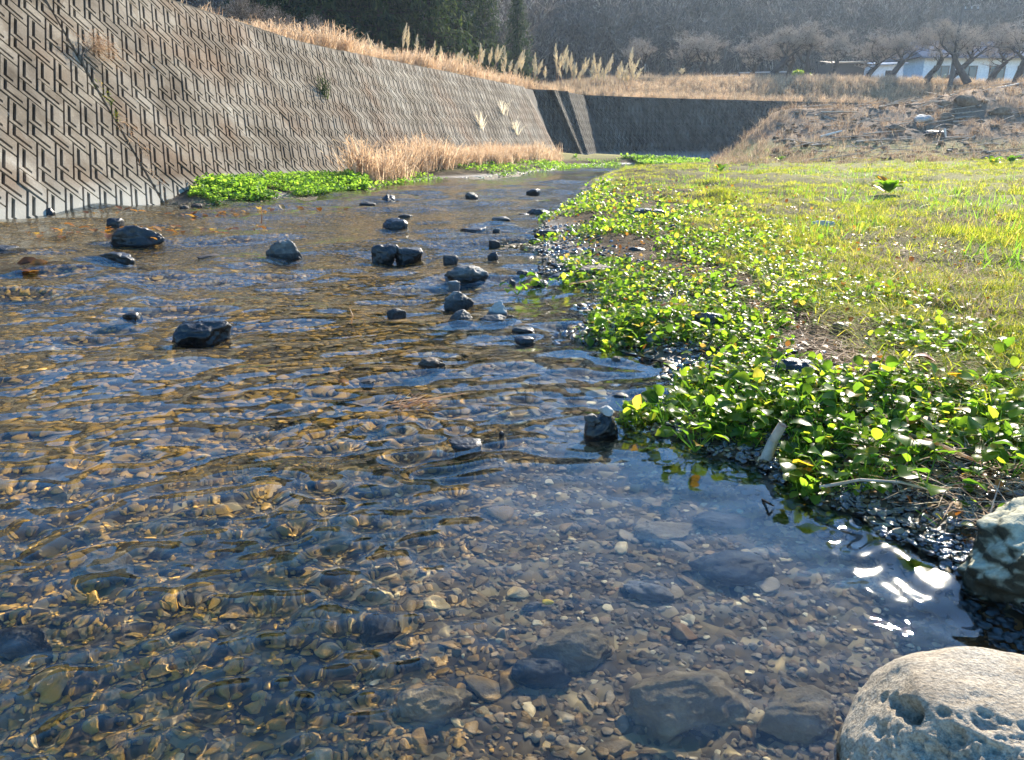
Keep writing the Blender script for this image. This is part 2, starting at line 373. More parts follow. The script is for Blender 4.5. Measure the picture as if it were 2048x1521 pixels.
# ------------------------------------------------------------------ plan of the place
WALL_A = G(0, 435); _e = G(1120, 325)
WD = (_e - WALL_A); W1LEN = float(np.linalg.norm(WD)); WD = WD / W1LEN
WN_ = np.array([-WD[1], WD[0], 0])                  # away from the stream
BAT = .58
def frame(d, bat):
    n = np.array([-d[1], d[0], 0]); u = n * bat + np.array([0, 0, 1.]); u /= np.linalg.norm(u); return d, u, np.cross(d, u)
HW = 3.30                                            # wall height
# second wall: plan of its foot
W2 = [np.array(v) for v in ([1.9, 38.0, 0], [3.6, 39.5, 0], [5.2, 43.3, 0], [9.6, 46.2, 0], [18.6, 50.2, 0], [31, 55.0, 0], [64, 66.0, 0])]

bankR_px = [(2500, 1380), (2048, 1250), (1930, 1190), (1800, 1085), (1700, 1040), (1600, 1000), (1500, 935), (1330, 890), (1290, 850), (1330, 790), (1265, 725), (1150, 690), (1160, 640), (1205, 595), (1150, 575), (1110, 545), (1060, 500), (1068, 450), (1130, 415), (1175, 392), (1180, 360), (1240, 338), (1330, 333), (1500, 329), (1800, 326)]
BANKR = np.array([G(*p)[:2] for p in bankR_px]); BANKR = np.vstack([[3.2, -1.5], BANKR])
bankL_px = [(330, 403), (372, 408), (440, 405), (520, 399), (640, 386), (740, 378), (800, 366), (900, 358), (1000, 352), (1110, 342), (1135, 333), (1230, 329), (1500, 326.5)]
BANKL = np.array([G(*p)[:2] for p in bankL_px])
def sdist(P, poly):
    """signed distance to an open polyline, + on the right-hand side when walking it"""
    P = np.asarray(P, float); best = np.full(len(P), 1e9); sg = np.ones(len(P))
    for a, b in zip(poly[:-1], poly[1:]):
        ab = b - a; L2 = ab @ ab; t = np.clip(((P - a) @ ab) / L2, 0, 1)
        q = P - (a + t[:, None] * ab); dd = (q ** 2).sum(1)
        cr = ab[0] * q[:, 1] - ab[1] * q[:, 0]
        upd = dd < best - 1e-12
        best = np.where(upd, dd, best); sg = np.where(upd, np.where(cr < 0, 1, -1), sg)
    return np.sqrt(best) * sg
def wall_off(P):                                     # + away from the stream, measured from the first wall's foot
    return (P - WALL_A[:2]) @ WN_[:2]
def terrain(P):
    P = np.asarray(P, float); x, y = P[:, 0], P[:, 1]
    dR = sdist(P, BANKR)
    dR = dR + .10 * vnoise(x * 3, y * 3, seed=3) * np.clip(1 + 0 * y, 0, 1) + .06 * vnoise(x * 9, y * 9, seed=4)
    dL = -sdist(P, BANKL)
    dw = -wall_off(P)                                 # distance out from the wall foot
    near_wall = (y > G(372, 408)[1]) & (y < 36)
    up = lambda d: .115 * (1 - np.exp(-np.maximum(d, 0) / .5)) + .02 * np.clip(d, 0, 30)
    zR = up(dR)
    # bed: shallow at the banks, deeper in mid stream
    dd = np.minimum(-dR, 30); depth = .02 + .105 * (1 - np.exp(-np.maximum(dd, 0) / .35)) + .05 * vnoise(x * .6, y * .6, seed=8)
    depth = np.clip(depth, .02, .3)
    z = np.where(dR > 0, zR, -depth)
    zL = np.where(near_wall, np.where(dL > 0, .13 * (1 - np.exp(-dL / .5)) + .12 * np.clip(dL, 0, 3), .28 * dL), -9)
    z = np.maximum(z, np.where(near_wall, np.minimum(zL, .5 + 0 * x), -9))
    # mound of stones and brush beyond the grass
    e = sstep(.245, .335, x / np.maximum(y, 1)) * sstep(25, 38, y)
    z = z + np.where(dR > 0, 1, 0) * e * (2.5 + .25 * fbm(x * .35, y * .35, seed=21))
    z = z + np.where(dR > .1, 1, 0) * ((.02 + .05 * sstep(6, 12, y)) * fbm(x * 1.6, y * 1.6, seed=12) * sstep(0, 1, dR) + .015 * fbm(x * 11, y * 11, seed=13, octv=3))
    z = z + sstep(.40, .62, x / np.maximum(y, 1)) * sstep(27, 44, y) * 1.1
    return z
def ground_z(x, y): return float(terrain(np.array([[x, y]]))[0])
def hit(px, py, zmin=0.0):
    r0 = ray(px, py); ts = .9 * np.exp(np.linspace(0, math.log(70), 700)); Pt = np.array([0, 0, 1.0]) + r0[None] * ts[:, None]
    g_ = np.maximum(terrain(Pt[:, :2]), zmin); b = np.nonzero(Pt[:, 2] <= g_)[0]
    return Pt[b[0]] if len(b) else Pt[-1]

# graded ground sheet: fine near, coarse far
def polar_grid(r0, r1, rat, th0, th1, nth):
    nr = int(math.log(r1 / r0) / rat) + 1
    r = r0 * np.exp(np.linspace(0, math.log(r1 / r0), nr)); th = np.linspace(th0, th1, nth)
    Rr, Th = np.meshgrid(r, th, indexing='ij')
    X, Y = Rr * np.sin(Th), Rr * np.cos(Th) - .2
    idx = np.arange(nr * nth).reshape(nr, nth)
    F = np.stack([idx[:-1, :-1], idx[:-1, 1:], idx[1:, 1:], idx[1:, :-1]], -1).reshape(-1, 4)
    return X.ravel(), Y.ravel(), F
X, Y, F = polar_grid(.35, 75, .019, R(-62), R(62), 220)
P = np.stack([X, Y], -1); Z = terrain(P)
ff = F[(wall_off(P)[F].min(1) < .25)]
isbank = (Z[ff].mean(1) > -.005)
gm = mesh_np('riverbank', np.column_stack([X, Y, Z]), [ff[isbank]])
recv(tag(link('riverbank', gm, MATS['ground']), kind='structure'))
bm_ = mesh_np('streambed', np.column_stack([X, Y, Z]), [ff[~isbank]])
streambed = recv(tag(link('streambed', bm_, MATS['bed']), kind='structure'))

# ------------------------------------------------------------------ terrace field and hill behind the walls
def upper_z(P):
    x, y = P[:, 0], P[:, 1]
    z = HW + .02 + 1.72 * sstep(49, 58.5, y) * sstep(-6, 8, x)
    off = wall_off(P)
    left = 1 - sstep(0, 30, x)
    z = z + left * .35 * np.clip(off - 2.2, 0, 3) * sstep(-20, -2, -y) * 0
    h = np.maximum(y - 84 + 26 * (1 - sstep(-25, 10, x)), 0)
    z = z + .40 * h * (1 + .22 * vnoise(x / 45, y / 45, seed=31)) - .0000 * h + .8 * fbm(x / 12, y / 12, seed=32) * sstep(3, 20, h)
    z = z + .10 * fbm(x * .5, y * .5, seed=33) * sstep(1.5, 5, off)
    return z
d1, u1, n1 = frame(WD, BAT)
def top_T(s): return 3.80 + np.clip((10.3 - s) * .1, 0, 1.0)
top = []
for s in np.linspace(-9, W1LEN - .4, 22):
    p = WALL_A + d1 * s + u1 * (top_T(s)); top.append([p[0], p[1], p[2]])
wtop2 = []
for i, p in enumerate(W2):
    a = W2[max(i - 1, 0)]; b = W2[min(i + 1, len(W2) - 1)]; dv = (b - a) / np.linalg.norm(b - a)
    n = np.array([-dv[1], dv[0], 0]); q = p + n * .5 * HW + np.array([0, 0, HW]); wtop2.append(q)
for q in wtop2: top.append([q[0], q[1], q[2]])
top += [[95, 72, HW], [145, 72, HW], [240, 60, HW]]
top = np.array(top)
rad = np.array([.12, .4, .8, 1.3, 2, 3, 4.2, 5.5, 7, 9, 11, 13, 15, 17.5, 20, 23, 26, 30, 34, 38, 43, 48, 54, 60, 68, 76, 85, 95, 108, 122, 138, 156, 176, 200, 230, 270, 320, 400])
# resample the edge line
seg = np.linalg.norm(np.diff(top[:, :2], axis=0), axis=1); cum = np.concatenate([[0], np.cumsum(seg)])
ss = np.unique(np.concatenate([np.linspace(0, 60, 110), np.linspace(60, cum[-1], 60)]))
L = np.column_stack([np.interp(ss, cum, top[:, k]) for k in range(3)])
tg = np.gradient(L[:, :2], axis=0)
for _ in range(6): tg[1:-1] = (tg[:-2] + tg[1:-1] + tg[2:]) / 3
tg /= np.linalg.norm(tg, axis=1, keepdims=True); nn = np.column_stack([-tg[:, 1], tg[:, 0]])
PX = L[:, None, :2] + nn[:, None] * rad[None, :, None]
PP = PX.reshape(-1, 2); ZU = upper_z(PP).reshape(PX.shape[:2])
bl = sstep(.1, 3.5, rad)[None, :]; ZU = L[:, 2:3] * (1 - bl) + ZU * bl - .05 * (rad[None] < .2)
idx = np.arange(PX.shape[0] * PX.shape[1]).reshape(PX.shape[:2])
q = np.stack([idx[:-1, :-1], idx[1:, :-1], idx[1:, 1:], idx[:-1, 1:]], -1)
VU = np.column_stack([PP, ZU.ravel()])
isf = (PP[q[..., 0], 1] < 80) & (rad[None, :-1] < 34)
tag(link('field', mesh_np('field', VU, [q[isf]]), MATS['field']), kind='structure')
tag(link('hillside', mesh_np('hillside', VU, [q[~isf]]), MATS['hill']), kind='structure')
def up_z(x, y): return float(upper_z(np.array([[x, y]]))[0])

# ------------------------------------------------------------------ water
PA, PB = G(1330, 760)[:2], G(520, 1521)[:2]
def turb(P):
    ab = PB - PA; n = np.array([ab[1], -ab[0]]); n /= np.linalg.norm(n)
    d = -((P - PA) @ n)
    if ((np.array([-3., 3.]) - PA) @ n) > 0: d = -d * -1 if False else (P - PA) @ n
    a = sstep(-.30, .45, d + .35 * vnoise(P[:, 0] * .9, P[:, 1] * .9, seed=51))
    a = a * (.55 + .45 * sstep(-.5, .5, vnoise(P[:, 0] * .8 + 4, P[:, 1] * .5, seed=52)))
    gq = G(1800, 1120)[:2]; a = np.maximum(a, .17 * (1 - sstep(.1, .42, np.hypot(P[:, 0] - gq[0], P[:, 1] - gq[1]))))
    return a
X, Y, F = polar_grid(.45, 62, .0052, R(-48), R(45), 390)
P = np.stack([X, Y], -1)
keep = (wall_off(P)[F].max(1) < .02 + 0 * F[:, 0]) & (sdist(P, BANKR)[F].min(1) < .9)
F = F[keep]
T_ = turb(P)
for (px_, py_, w_) in ((277, 484, 88), (568, 514, 68), (218, 525, 66), (400, 674, 96), (790, 512, 110), (790, 452, 44), (930, 560, 82), (916, 610, 54), (921, 648, 48), (992, 645, 60), (868, 734, 46), (1202, 872, 76), (928, 895, 72), (1048, 672, 44), (265, 636, 36), (790, 628, 34), (778, 402, 28), (947, 463, 50)):
    gq = G(px_, py_ + 4)[:2]; rw = w_ / FPX * np.hypot(*gq) * .62; T_ = T_ + (.9 if px_ < 1100 else .35) * np.exp(-(((P[:, 0] - gq[0]) / rw) ** 2 + ((P[:, 1] - gq[1]) / (rw * 1.3)) ** 2))
rr_ = np.hypot(X, Y); sp = rr_ * .0062
wx = X + .05 * vnoise(X * 4, Y * 4, seed=60); wy = Y + .05 * vnoise(X * 4 + 9, Y * 4, seed=61)
ca, sa = math.cos(R(12)), math.sin(R(12))
ux_, uy_ = wx * ca + wy * sa, -wx * sa + wy * ca
Zw = np.zeros_like(X)
for lam, slope, an, sd in ((.020, .45, 1.2, 1), (.036, .62, 1.3, 2), (.070, .42, 1.4, 3), (.15, .17, 1.7, 4), (.42, .07, 1.6, 5), (1.0, .03, 1.6, 6)):
    fade = sstep(2.2, 5.0, lam / np.maximum(sp, 1e-6))
    nz = vnoise(ux_ / lam / an + 3.1 * sd, uy_ / lam, seed=70 + sd)
    nz = nz - .35 * np.abs(vnoise(ux_ / lam / an * 1.3 + 5, uy_ / lam * 1.3, seed=90 + sd))
    far_ = 1 + (3.6 if lam > .2 else 1.6 if lam > .1 else .7) * sstep(2.8, 6.5, rr_)
    Zw += fade * far_ * slope * lam * .42 * nz * (T_ + .10)
# calm-pool swell
Zw += .0022 * vnoise(ux_ * 3.3, uy_ * 5, seed=77) + .0006 * vnoise(ux_ * 14, uy_ * 22, seed=78)
wm = mesh_np('stream_water', np.column_stack([X, Y, Zw]), [F])
at = wm.attributes.new('turb', 'FLOAT', 'POINT'); at.data.foreach_set('value', T_.astype(np.float32))
gq = G(1795, 1130)[:2]; gl_ = 1 - sstep(.05, .34, np.hypot(X - gq[0], Y - gq[1]))
at = wm.attributes.new('riffled', 'FLOAT', 'POINT'); at.data.foreach_set('value', gl_.astype(np.float32))
m, t, out = new_mat('stream_water'); g = pos_node(t)
gl = nd(t, 'ShaderNodeBsdfGlass'); gl.inputs['IOR'].default_value = 1.333; gl.inputs['Roughness'].default_value = 0.0
gl.inputs['Color'].default_value = (.93, .95, .93, 1)
mp = nd(t, 'ShaderNodeMapping'); mp.inputs['Scale'].default_value = (1, 1.9, 1); mp.inputs['Rotation'].default_value = (0, 0, R(-12))
t.links.new(g.outputs['Position'], mp.inputs['Vector'])
b1 = noise_tex(t, mp.outputs[0], 7, 3, .55, .3)
ta = nd(t, 'ShaderNodeAttribute', attribute_name='turb')
sx = nd(t, 'ShaderNodeSeparateXYZ'); t.links.new(g.outputs['Position'], sx.inputs[0])
fd = maprange(t, sx.outputs[1], 3.0, 9.0)
mu = nd(t, 'ShaderNodeMath', operation='MULTIPLY'); t.links.new(fd, mu.inputs[0]); t.links.new(ta.outputs['Fac'], mu.inputs[1])
bp = nd(t, 'ShaderNodeBump'); bp.inputs['Distance'].default_value = .022; t.links.new(b1, bp.inputs['Height']); t.links.new(mu.outputs[0], bp.inputs['Strength'])
ga = nd(t, 'ShaderNodeAttribute', attribute_name='riffled'); t.links.new(maprange(t, ga.outputs['Fac'], 0, 1, 0, .045), gl.inputs['Roughness'])
t.links.new(bp.outputs[0], gl.inputs['Normal']); t.links.new(gl.outputs[0], out.inputs[0])
water = tag(link('stream_water', wm, m), kind='structure'); water.cycles.is_caustics_caster = True

# ------------------------------------------------------------------ pebbles on the streambed
def pebble_t(sub, seed):
    v, f = ico(sub); r = np.random.default_rng(seed)
    s = 1 + .22 * vnoise(v[:, 0] * 1.3 + seed * 3.1, v[:, 1] * 1.3, v[:, 2] * 1.3 + .01, seed=seed)
    vv = v * s[:, None]
    for _ in range(9):                                 # worn facets
        n = r.normal(size=3); n /= np.linalg.norm(n); d = vv @ n; c = r.uniform(.48, .82)
        vv = vv - np.maximum(d - c, 0)[:, None] * n * .92
    return vv, f
def inwater(P, margin=0.0):
    return (sdist(P, BANKR) < margin) & (wall_off(P) < -.05)
def pebble_field(name, n, r0, r1, smin, smax, sub, seed):
    r = np.random.default_rng(seed)
    rad_ = (r.uniform(0, 1, n) * (r1 ** 1.2 - r0 ** 1.2) + r0 ** 1.2) ** (1 / 1.2); th = r.uniform(R(-42), R(40), n)
    P = np.column_stack([rad_ * np.sin(th), rad_ * np.cos(th) - .05]); P = P[inwater(P, .15)]
    k = len(P); s = smin * (smax / smin) ** (r.beta(1.3, 2.6, k))
    dim = np.column_stack([s * r.uniform(.9, 1.5, k), s * r.uniform(.7, 1, k), s * r.uniform(.3, .6, k)])
    pos = np.column_stack([P, terrain(P) + s * r.uniform(.05, .35, k)])
    pr = [(pebble_t(sub, 100 + j)[0], [pebble_t(sub, 100 + j)[1]]) for j in range(6)]
    gn_scatter(name, pr, pos, eul(k, r, .25, .25), dim, MATS['pebble_single'], parent=streambed, receive=True, seed=seed)
pebble_field('gravel', 17000, .55, 2.9, .005, .022, 2, 1)
pebble_field('gravel', 34000, 2.6, 13, .012, .05, 1, 2)
tm = [mesh_np('stone', pebble_t(2, 200 + j)[0], [pebble_t(2, 200 + j)[1]]) for j in range(6)]
for me in tm: me.materials.append(MATS['pebble_single'])
r_ = np.random.default_rng(5); cnt = 0
while cnt < 290:
    d = r_.uniform(.75, 3.2) if r_.random() < .75 else r_.uniform(3, 6); a = r_.uniform(R(-38), R(33))
    p = np.array([[d * math.sin(a), d * math.cos(a)]])
    if not inwater(p, -.1)[0]: continue
    s = r_.uniform(.012, .027) * (1 if d < 3 else 1.6)
    if r_.random() < .12: s *= 1.7
    o = link('stone', tm[cnt % 6], None, streambed)
    o.location = (p[0, 0], p[0, 1], float(terrain(p)[0]) + s * .25); o.scale = (s * r_.uniform(1, 1.6), s * r_.uniform(.75, 1.05), s * r_.uniform(.35, .6))
    o.rotation_euler = (r_.normal(0, .2), r_.normal(0, .2), r_.uniform(0, 6.3)); recv(o); cnt += 1

# ------------------------------------------------------------------ rocks
def rock_mesh(name, dims, seed, sub=4, ang=.5, mat=None, lump=.22):
    v, f = ico(sub); r = np.random.default_rng(seed)
    s = 1 + lump * fbm(v[:, 0] * 1.2 + seed, v[:, 1] * 1.2, v[:, 2] * 1.2 + .013, seed=seed, octv=3)
    vv = v * s[:, None]
    for _ in range(int(5 + 9 * ang)):
        n = r.normal(size=3); n[2] *= .8; n /= np.linalg.norm(n); d = vv @ n; c = r.uniform(.55, .9)
        vv = vv - np.maximum(d - c, 0)[:, None] * n * (.6 + .35 * ang)
    vv = vv + v * (.06 * fbm(v[:, 0] * 4.5, v[:, 1] * 4.5, v[:, 2] * 4.5 + .01, seed=seed + 5, octv=4, gain=.6))[:, None]
    me = mesh_np(name, vv * np.array(dims)[None], [f]); me.materials.append(mat); return me
# px, waterline py, width px, height px above water, material, angularity, label, rotation
RK = [
 (277, 484, 88, 27, 'dark_wet_rock', .7, 'large dark blocky rock with a pale right edge standing in the stream', 'b'),
 (568, 514, 68, 30, 'grey_rock', .2, 'smooth dome-shaped rock, grey-pale on its sunlit right side, in mid stream', 'b'),
 (218, 525, 66, 15, 'dark_wet_rock', .6, 'low dark rock with a brown top, left of and nearer than the large blocky rock', 'b'),
 (230, 450, 34, 11, 'dark_wet_rock', .4, 'small dark rock just behind the large blocky rock', 's'),
 (98, 428, 22, 9, 'dark_wet_rock', .3, 'small dark rounded stone at the foot of the patterned wall', 's'),
 (18, 431, 30, 7, 'dark_wet_rock', .8, 'ragged low dark stones at the wall foot at the far left edge', 's'),
 (12, 508, 56, 13, 'dark_wet_rock', .6, 'low dark rock cut by the left edge of the picture', 'b'),
 (400, 674, 96, 24, 'dark_wet_rock', .9, 'jagged black wet rock alone in the near left of the stream', 'b'),
 (265, 636, 36, 9, 'dark_wet_rock', .7, 'tiny dark stone breaking the surface left of the jagged black rock', 's'),
 (768, 512, 60, 20, 'dark_wet_rock', .9, 'knobbly dark rock, left half of the long lumpy pair in mid stream', 'b'),
 (815, 510, 60, 13, 'dark_wet_rock', .7, 'lower dark rock joined to the right of the knobbly rock', 'b'),
 (790, 452, 44, 13, 'dark_wet_rock', .3, 'dark humped rock in mid stream above the long lumpy pair', 'b'),
 (778, 402, 28, 12, 'dark_wet_rock', .8, 'squarish dark rock far up the stream', 's'),
 (735, 409, 30, 4, 'grey_rock', .3, 'flat grey stone just left of the squarish far rock', 's'),
 (942, 395, 22, 10, 'grey_rock', .3, 'small round grey rock alone far up mid stream', 's'),
 (1068, 386, 24, 7, 'dark_wet_rock', .3, 'farthest small dark rock near the bend', 's'),
 (1084, 409, 14, 4, 'dark_wet_rock', .3, 'tiny dark stone nearer than the farthest rock', 's'),
 (810, 433, 22, 4, 'grey_rock', .3, 'tiny pale stone between the two dark humps in mid stream', 's'),
 (930, 560, 82, 25, 'grey_rock', .3, 'smooth long grey rock, largest of the right-hand group in the stream', 'b'),
 (908, 572, 26, 8, 'pale_rock', .3, 'small tan stone touching the near side of the long grey rock', 's'),
 (916, 610, 54, 23, 'grey_rock', .6, 'wedge-shaped rock with a pale flat top', 'b'),
 (921, 648, 48, 24, 'grey_rock', .5, 'dark grey rounded block below the wedge-shaped rock', 'b'),
 (994, 635, 40, 30, 'pale_rock', .6, 'pale tan peaked rock standing up from the grey pair', 'b'),
 (990, 650, 60, 15, 'grey_rock', .7, 'low slanting grey slab in front of the peaked rock', 'b'),
 (1022, 640, 22, 9, 'brown_rock', .6, 'small brown stone right of the peaked rock', 's'),
 (898, 522, 30, 10, 'grey_rock', .5, 'small angular stone between the lumpy pair and the long grey rock', 's'),
 (988, 514, 20, 9, 'dark_wet_rock', .8, 'small squarish dark stone above the long grey rock', 's'),
 (947, 463, 50, 6, 'dark_wet_rock', .3, 'thin flat dark slab lying level with the water', 's'),
 (993, 466, 13, 8, 'grey_rock', .5, 'little upright stone right of the thin flat slab', 's'),
 (1003, 444, 38, 9, 'grey_rock', .5, 'pale rough stone upstream of the thin flat slab', 's'),
 (1020, 457, 38, 6, 'grey_rock', .2, 'flat grey stone between the rough stone and the bank plants', 's'),
 (988, 486, 22, 4, 'grey_rock', .2, 'barely showing flat stone above the squarish dark stone', 's'),
 (868, 734, 46, 14, 'brown_rock', .3, 'brown mossy rounded rock half awash in the near stream', 'b'),
 (1048, 667, 44, 8, 'dark_wet_rock', .3, 'upper of two flat dark stones right of the slanting slab', 's'),
 (1050, 682, 38, 6, 'dark_wet_rock', .3, 'lower of two flat dark stones right of the slanting slab', 's'),
 (1202, 872, 76, 44, 'dark_wet_rock', .5, 'dark rock with pale pebbles on top in the calm pool', 'b'),
 (928, 895, 72, 6, 'dark_wet_rock', .2, 'dark flat rock just awash left of the pebble-topped rock', 'b'),
 (1188, 716, 22, 9, 'brown_rock', .7, 'left of two small brown stones below the leafy point', 's'),
 (1228, 729, 26, 14, 'brown_rock', .7, 'right of two small brown stones below the leafy point', 's'),
 (1240, 797, 34, 6, 'grey_rock', .3, 'small flat stone between the brown stones and the pebble-topped rock', 's'),
 (1118, 535, 32, 7, 'dark_wet_rock', .3, 'flat dark stone close to the right bank greenery', 's'),
 (1045, 549, 24, 7, 'grey_rock', .2, 'small rounded grey stone between the long grey rock and the bank', 's'),
 (1120, 560, 50, 9, 'dark_wet_rock', .3, 'long flat dark stone beside the bank plants', 's'),
 (1080, 574, 30, 12, 'dark_wet_rock', .4, 'dark stone at the root of the leafy spur', 's'),
 (1190, 552, 70, 18, 'brown_rock', .2, 'smooth brown domed rock half in the bank plants', 'b'),
 (1024, 567, 10, 6, 'dark_wet_rock', .3, 'tiny dark stone left of the leafy spur', 's'),
 (1045, 434, 26, 6, 'dark_wet_rock', .6, 'dark stone at the tip of the upper leafy spur', 's'),
 (1075, 431, 36, 12, 'dark_wet_rock', .6, 'dark angular rock within the upper leafy spur', 's'),
 (1095, 476, 54, 14, 'dark_wet_rock', .8, 'dark jagged rock under the middle bank plants', 's'),
 (1068, 487, 22, 8, 'dark_wet_rock', .6, 'small dark stone left of the jagged bank rock', 's'),
 (1003, 872, 12, 6, 'dark_wet_rock', .3, 'tiny dark nub of stone in the rippled water above the calm pool', 's'),
 (420, 517, 44, 5, 'brown_rock', .4, 'brown stone barely breaking the surface left of the dome-shaped rock', 's'),
 (790, 628, 34, 8, 'grey_rock', .6, 'pale wet stone raising a ripple left of the grey group', 's'),
 (735, 768, 30, 5, 'brown_rock', .3, 'small tan stone awash in the near middle of the stream', 's'),
 (368, 417, 18, 5, 'brown_rock', .5, 'left of two brown stones off the bright green cress', 's'),
 (395, 414, 22, 5, 'brown_rock', .5, 'right of two brown stones off the bright green cress', 's'),
 (1310, 693, 44, 22, 'grey_rock', .7, 'pale angular stone at the tip of the leafy point', 'b'),
 (1420, 662, 62, 30, 'dark_wet_rock', .7, 'black blocky rock among the bank leaves', 'b'),
 (1597, 764, 84, 40, 'dark_wet_rock', .6, 'rough dark rock deep in the near bank leaves', 'b'),
 (2010, 722, 84, 16, 'pale_rock', .3, 'flat white slab at the right edge of the greenery', 'b'),
 (1290, 438, 74, 18, 'dark_wet_rock', .3, 'long low dark rock where grass meets leaves', 'b'),
 (1346, 464, 18, 13, 'grey_rock', .5, 'small grey stone standing in the leaves below the long low rock', 's'),
 (1645, 456, 44, 12, 'pale_rock', .6, 'pale flat angular stone in the grass', 'b'),
 (1585, 582, 58, 14, 'dark_wet_rock', .3, 'dark flat stone in the thin greenery of the middle bank', 'b'),
 (1685, 662, 34, 14, 'brown_rock', .4, 'small rounded brownish stone in the leaves right of the black blocky rock', 's'),
 (1510, 692, 70, 10, 'grey_rock', .5, 'flat grey stones in mud between the two dark bank rocks', 's'),
 (1270, 505, 40, 9, 'dark_wet_rock', .4, 'half hidden dark stone in the upper bank leaves', 's'),
 (1240, 585, 22, 14, 'dark_wet_rock', .5, 'small black stone in leaves beside the smooth brown domed rock', 's'),
]
def put_rock(px, py, wpx, hpx, mat, ang, label, seed, z0=None, cat='rock', name='rock', sub=4, sink=.45, flat=.75):
    p = hit(px, py); z0 = max(0.0, float(p[2])) if p[2] > .004 else 0.0
    dist = float(np.linalg.norm(p - np.array([0, 0, 1.])))
    w = wpx / FPX * dist / 2; h = hpx / FPX * dist
    lo_ = h * 1.35
    dz = lo_ / 2 * 1.12; dy = w * flat
    dirv = p[:2] / np.linalg.norm(p[:2])
    c = np.array([p[0] + dirv[0] * dy * .75, p[1] + dirv[1] * dy * .75, z0 + h - dz * .93])
    me = rock_mesh(name, (w * 1.12, dy * 1.1, dz), seed, sub, ang, MATS[mat])
    if z0 < .01:                                         # a dome above the water, a deep foot standing on the bed
        k_ = len(me.vertices); vv = np.empty(k_ * 3, np.float32); me.vertices.foreach_get('co', vv); vv = vv.reshape(-1, 3)
        zn = vv[:, 2] / max(vv[:, 2].max(), 1e-6); vv[:, 2] = np.where(zn > 0, np.sign(zn) * np.abs(zn) ** .85 * h * 1.12, zn * .15)
        me.vertices.foreach_set('co', vv.ravel()); me.update(); c[2] = z0 - .12 * h
    o = link(name, me); o.location = c; o.rotation_euler = (0, 0, -math.atan2(p[0], p[1]))
    tag(o, label, cat, 'rocks in and beside the stream'); recv(o); return o
rocks = []
for i, (px, py, w, h, mt, an, lb, sz) in enumerate(RK):
    rocks.append(put_rock(px, py, w, h, mt, an, lb, 300 + i, cat='rock' if sz == 'b' else 'stone', name='rock' if sz == 'b' else 'small_stone', sub=4 if sz == 'b' else 3))
# pale pebbles perched on the pool rock
rk = rocks[35]
for i, (dx, dy, dz, s, lb) in enumerate(((-.045, -.035, .043, .030, 'pale squarish pebble on the left top of the pool rock'), (.022, -.03, .045, .036, 'largest pale flat pebble on the top of the pool rock'), (-.022, -.065, .030, .017, 'small grey pebble on the near side of the pool rock'), (-.05, -.062, .018, .014, 'smallest pale pebble at the near left of the pool rock'))):
    me = rock_mesh('perched_pebble', (s, s * .8, s * .6), 500 + i, 3, .6, MATS['grey_rock' if i != 1 else 'pale_rock'])
    o = link('perched_pebble', me); o.rotation_euler = (.1, .2, i)
    rot_ = Matrix.Rotation(rk.rotation_euler.z, 3, 'Z'); wv = [rot_ @ v_.co for v_ in rk.data.vertices]
    zt_ = max((w_.z for w_ in wv if math.hypot(w_.x - dx * .8, w_.y - dy * .6) < .012), default=.05); o.location = rk.location + Vector((dx * .8, dy * .6, zt_ + s * .05))
    tag(o, lb, 'pebble', 'pale pebbles on the pool rock')
# large stones lying under water
SUB = [(1460, 1185, 150, .05, 'grey_rock', 'large pale grey stone under the calm pool water'),
       (1365, 1450, 230, .09, 'brown_rock', 'largest brown boulder lying submerged near the front'),
       (1150, 1335, 170, .06, 'brown_rock', 'reddish brown submerged slab left of the largest submerged boulder'),
       (1075, 1385, 110, .05, 'grey_rock', 'speckled grey submerged stone below the reddish slab'),
       (1430, 1090, 110, .04, 'grey_rock', 'faint grey submerged stone farthest into the calm pool'),
       (1600, 1480, 170, .05, 'brown_rock', 'submerged brown stone touching the foreground boulder'),
       (1300, 1225, 84, .03, 'pale_rock', 'long pale tan submerged stone in the calm pool'),
       (1065, 1245, 44, .02, 'pale_rock', 'small cream submerged stone beside the yellow one'),
       (1330, 1105, 120, .035, 'brown_rock', 'wide dim submerged stone under the blue reflection'),
       (110, 1000, 120, .03, 'pale_rock', 'pinkish pale submerged slab at the left'),
       (230, 1180, 120, .04, 'brown_rock', 'golden brown submerged stone in the near left ripples'),
       (50, 1330, 110, .04, 'grey_rock', 'greenish grey submerged stone at the lower left'),
       (760, 1290, 100, .04, 'grey_rock', 'rounded grey submerged stone at bottom centre'),
       (870, 1450, 130, .045, 'brown_rock', 'banded brown submerged stone at the bottom edge')]
for i, (px, py, w, h, mt, lb) in enumerate(SUB):
    p = G(px, py, -.12); z = ground_z(p[0], p[1]); dist = np.linalg.norm(p - np.array([0, 0, 1]))
    s = w / FPX * dist / 2
    me = rock_mesh('submerged_stone', (s, s * .65, h), 600 + i, 4, .4, MATS['submerged' if mt == 'brown_rock' else mt], .25); o = link('submerged_stone', me)
    o.location = (p[0], p[1], min(z + h * .35, -.035 - h)); o.rotation_euler = (0, 0, rng.uniform(-.4, .4))
    tag(o, lb, 'stone', 'large stones under the water'); recv(o)
p = G(1095, 1226, -.1); o = link('yellow_pebble', rock_mesh('yellow_pebble', (.017, .012, .009), 650, 3, .5, flat_mat('yellow_stone', (.55, .38, .04))))
o.location = (p[0], p[1], ground_z(p[0], p[1]) + .02); tag(o, 'small bright yellow stone under the clear pool water', 'stone'); recv(o)

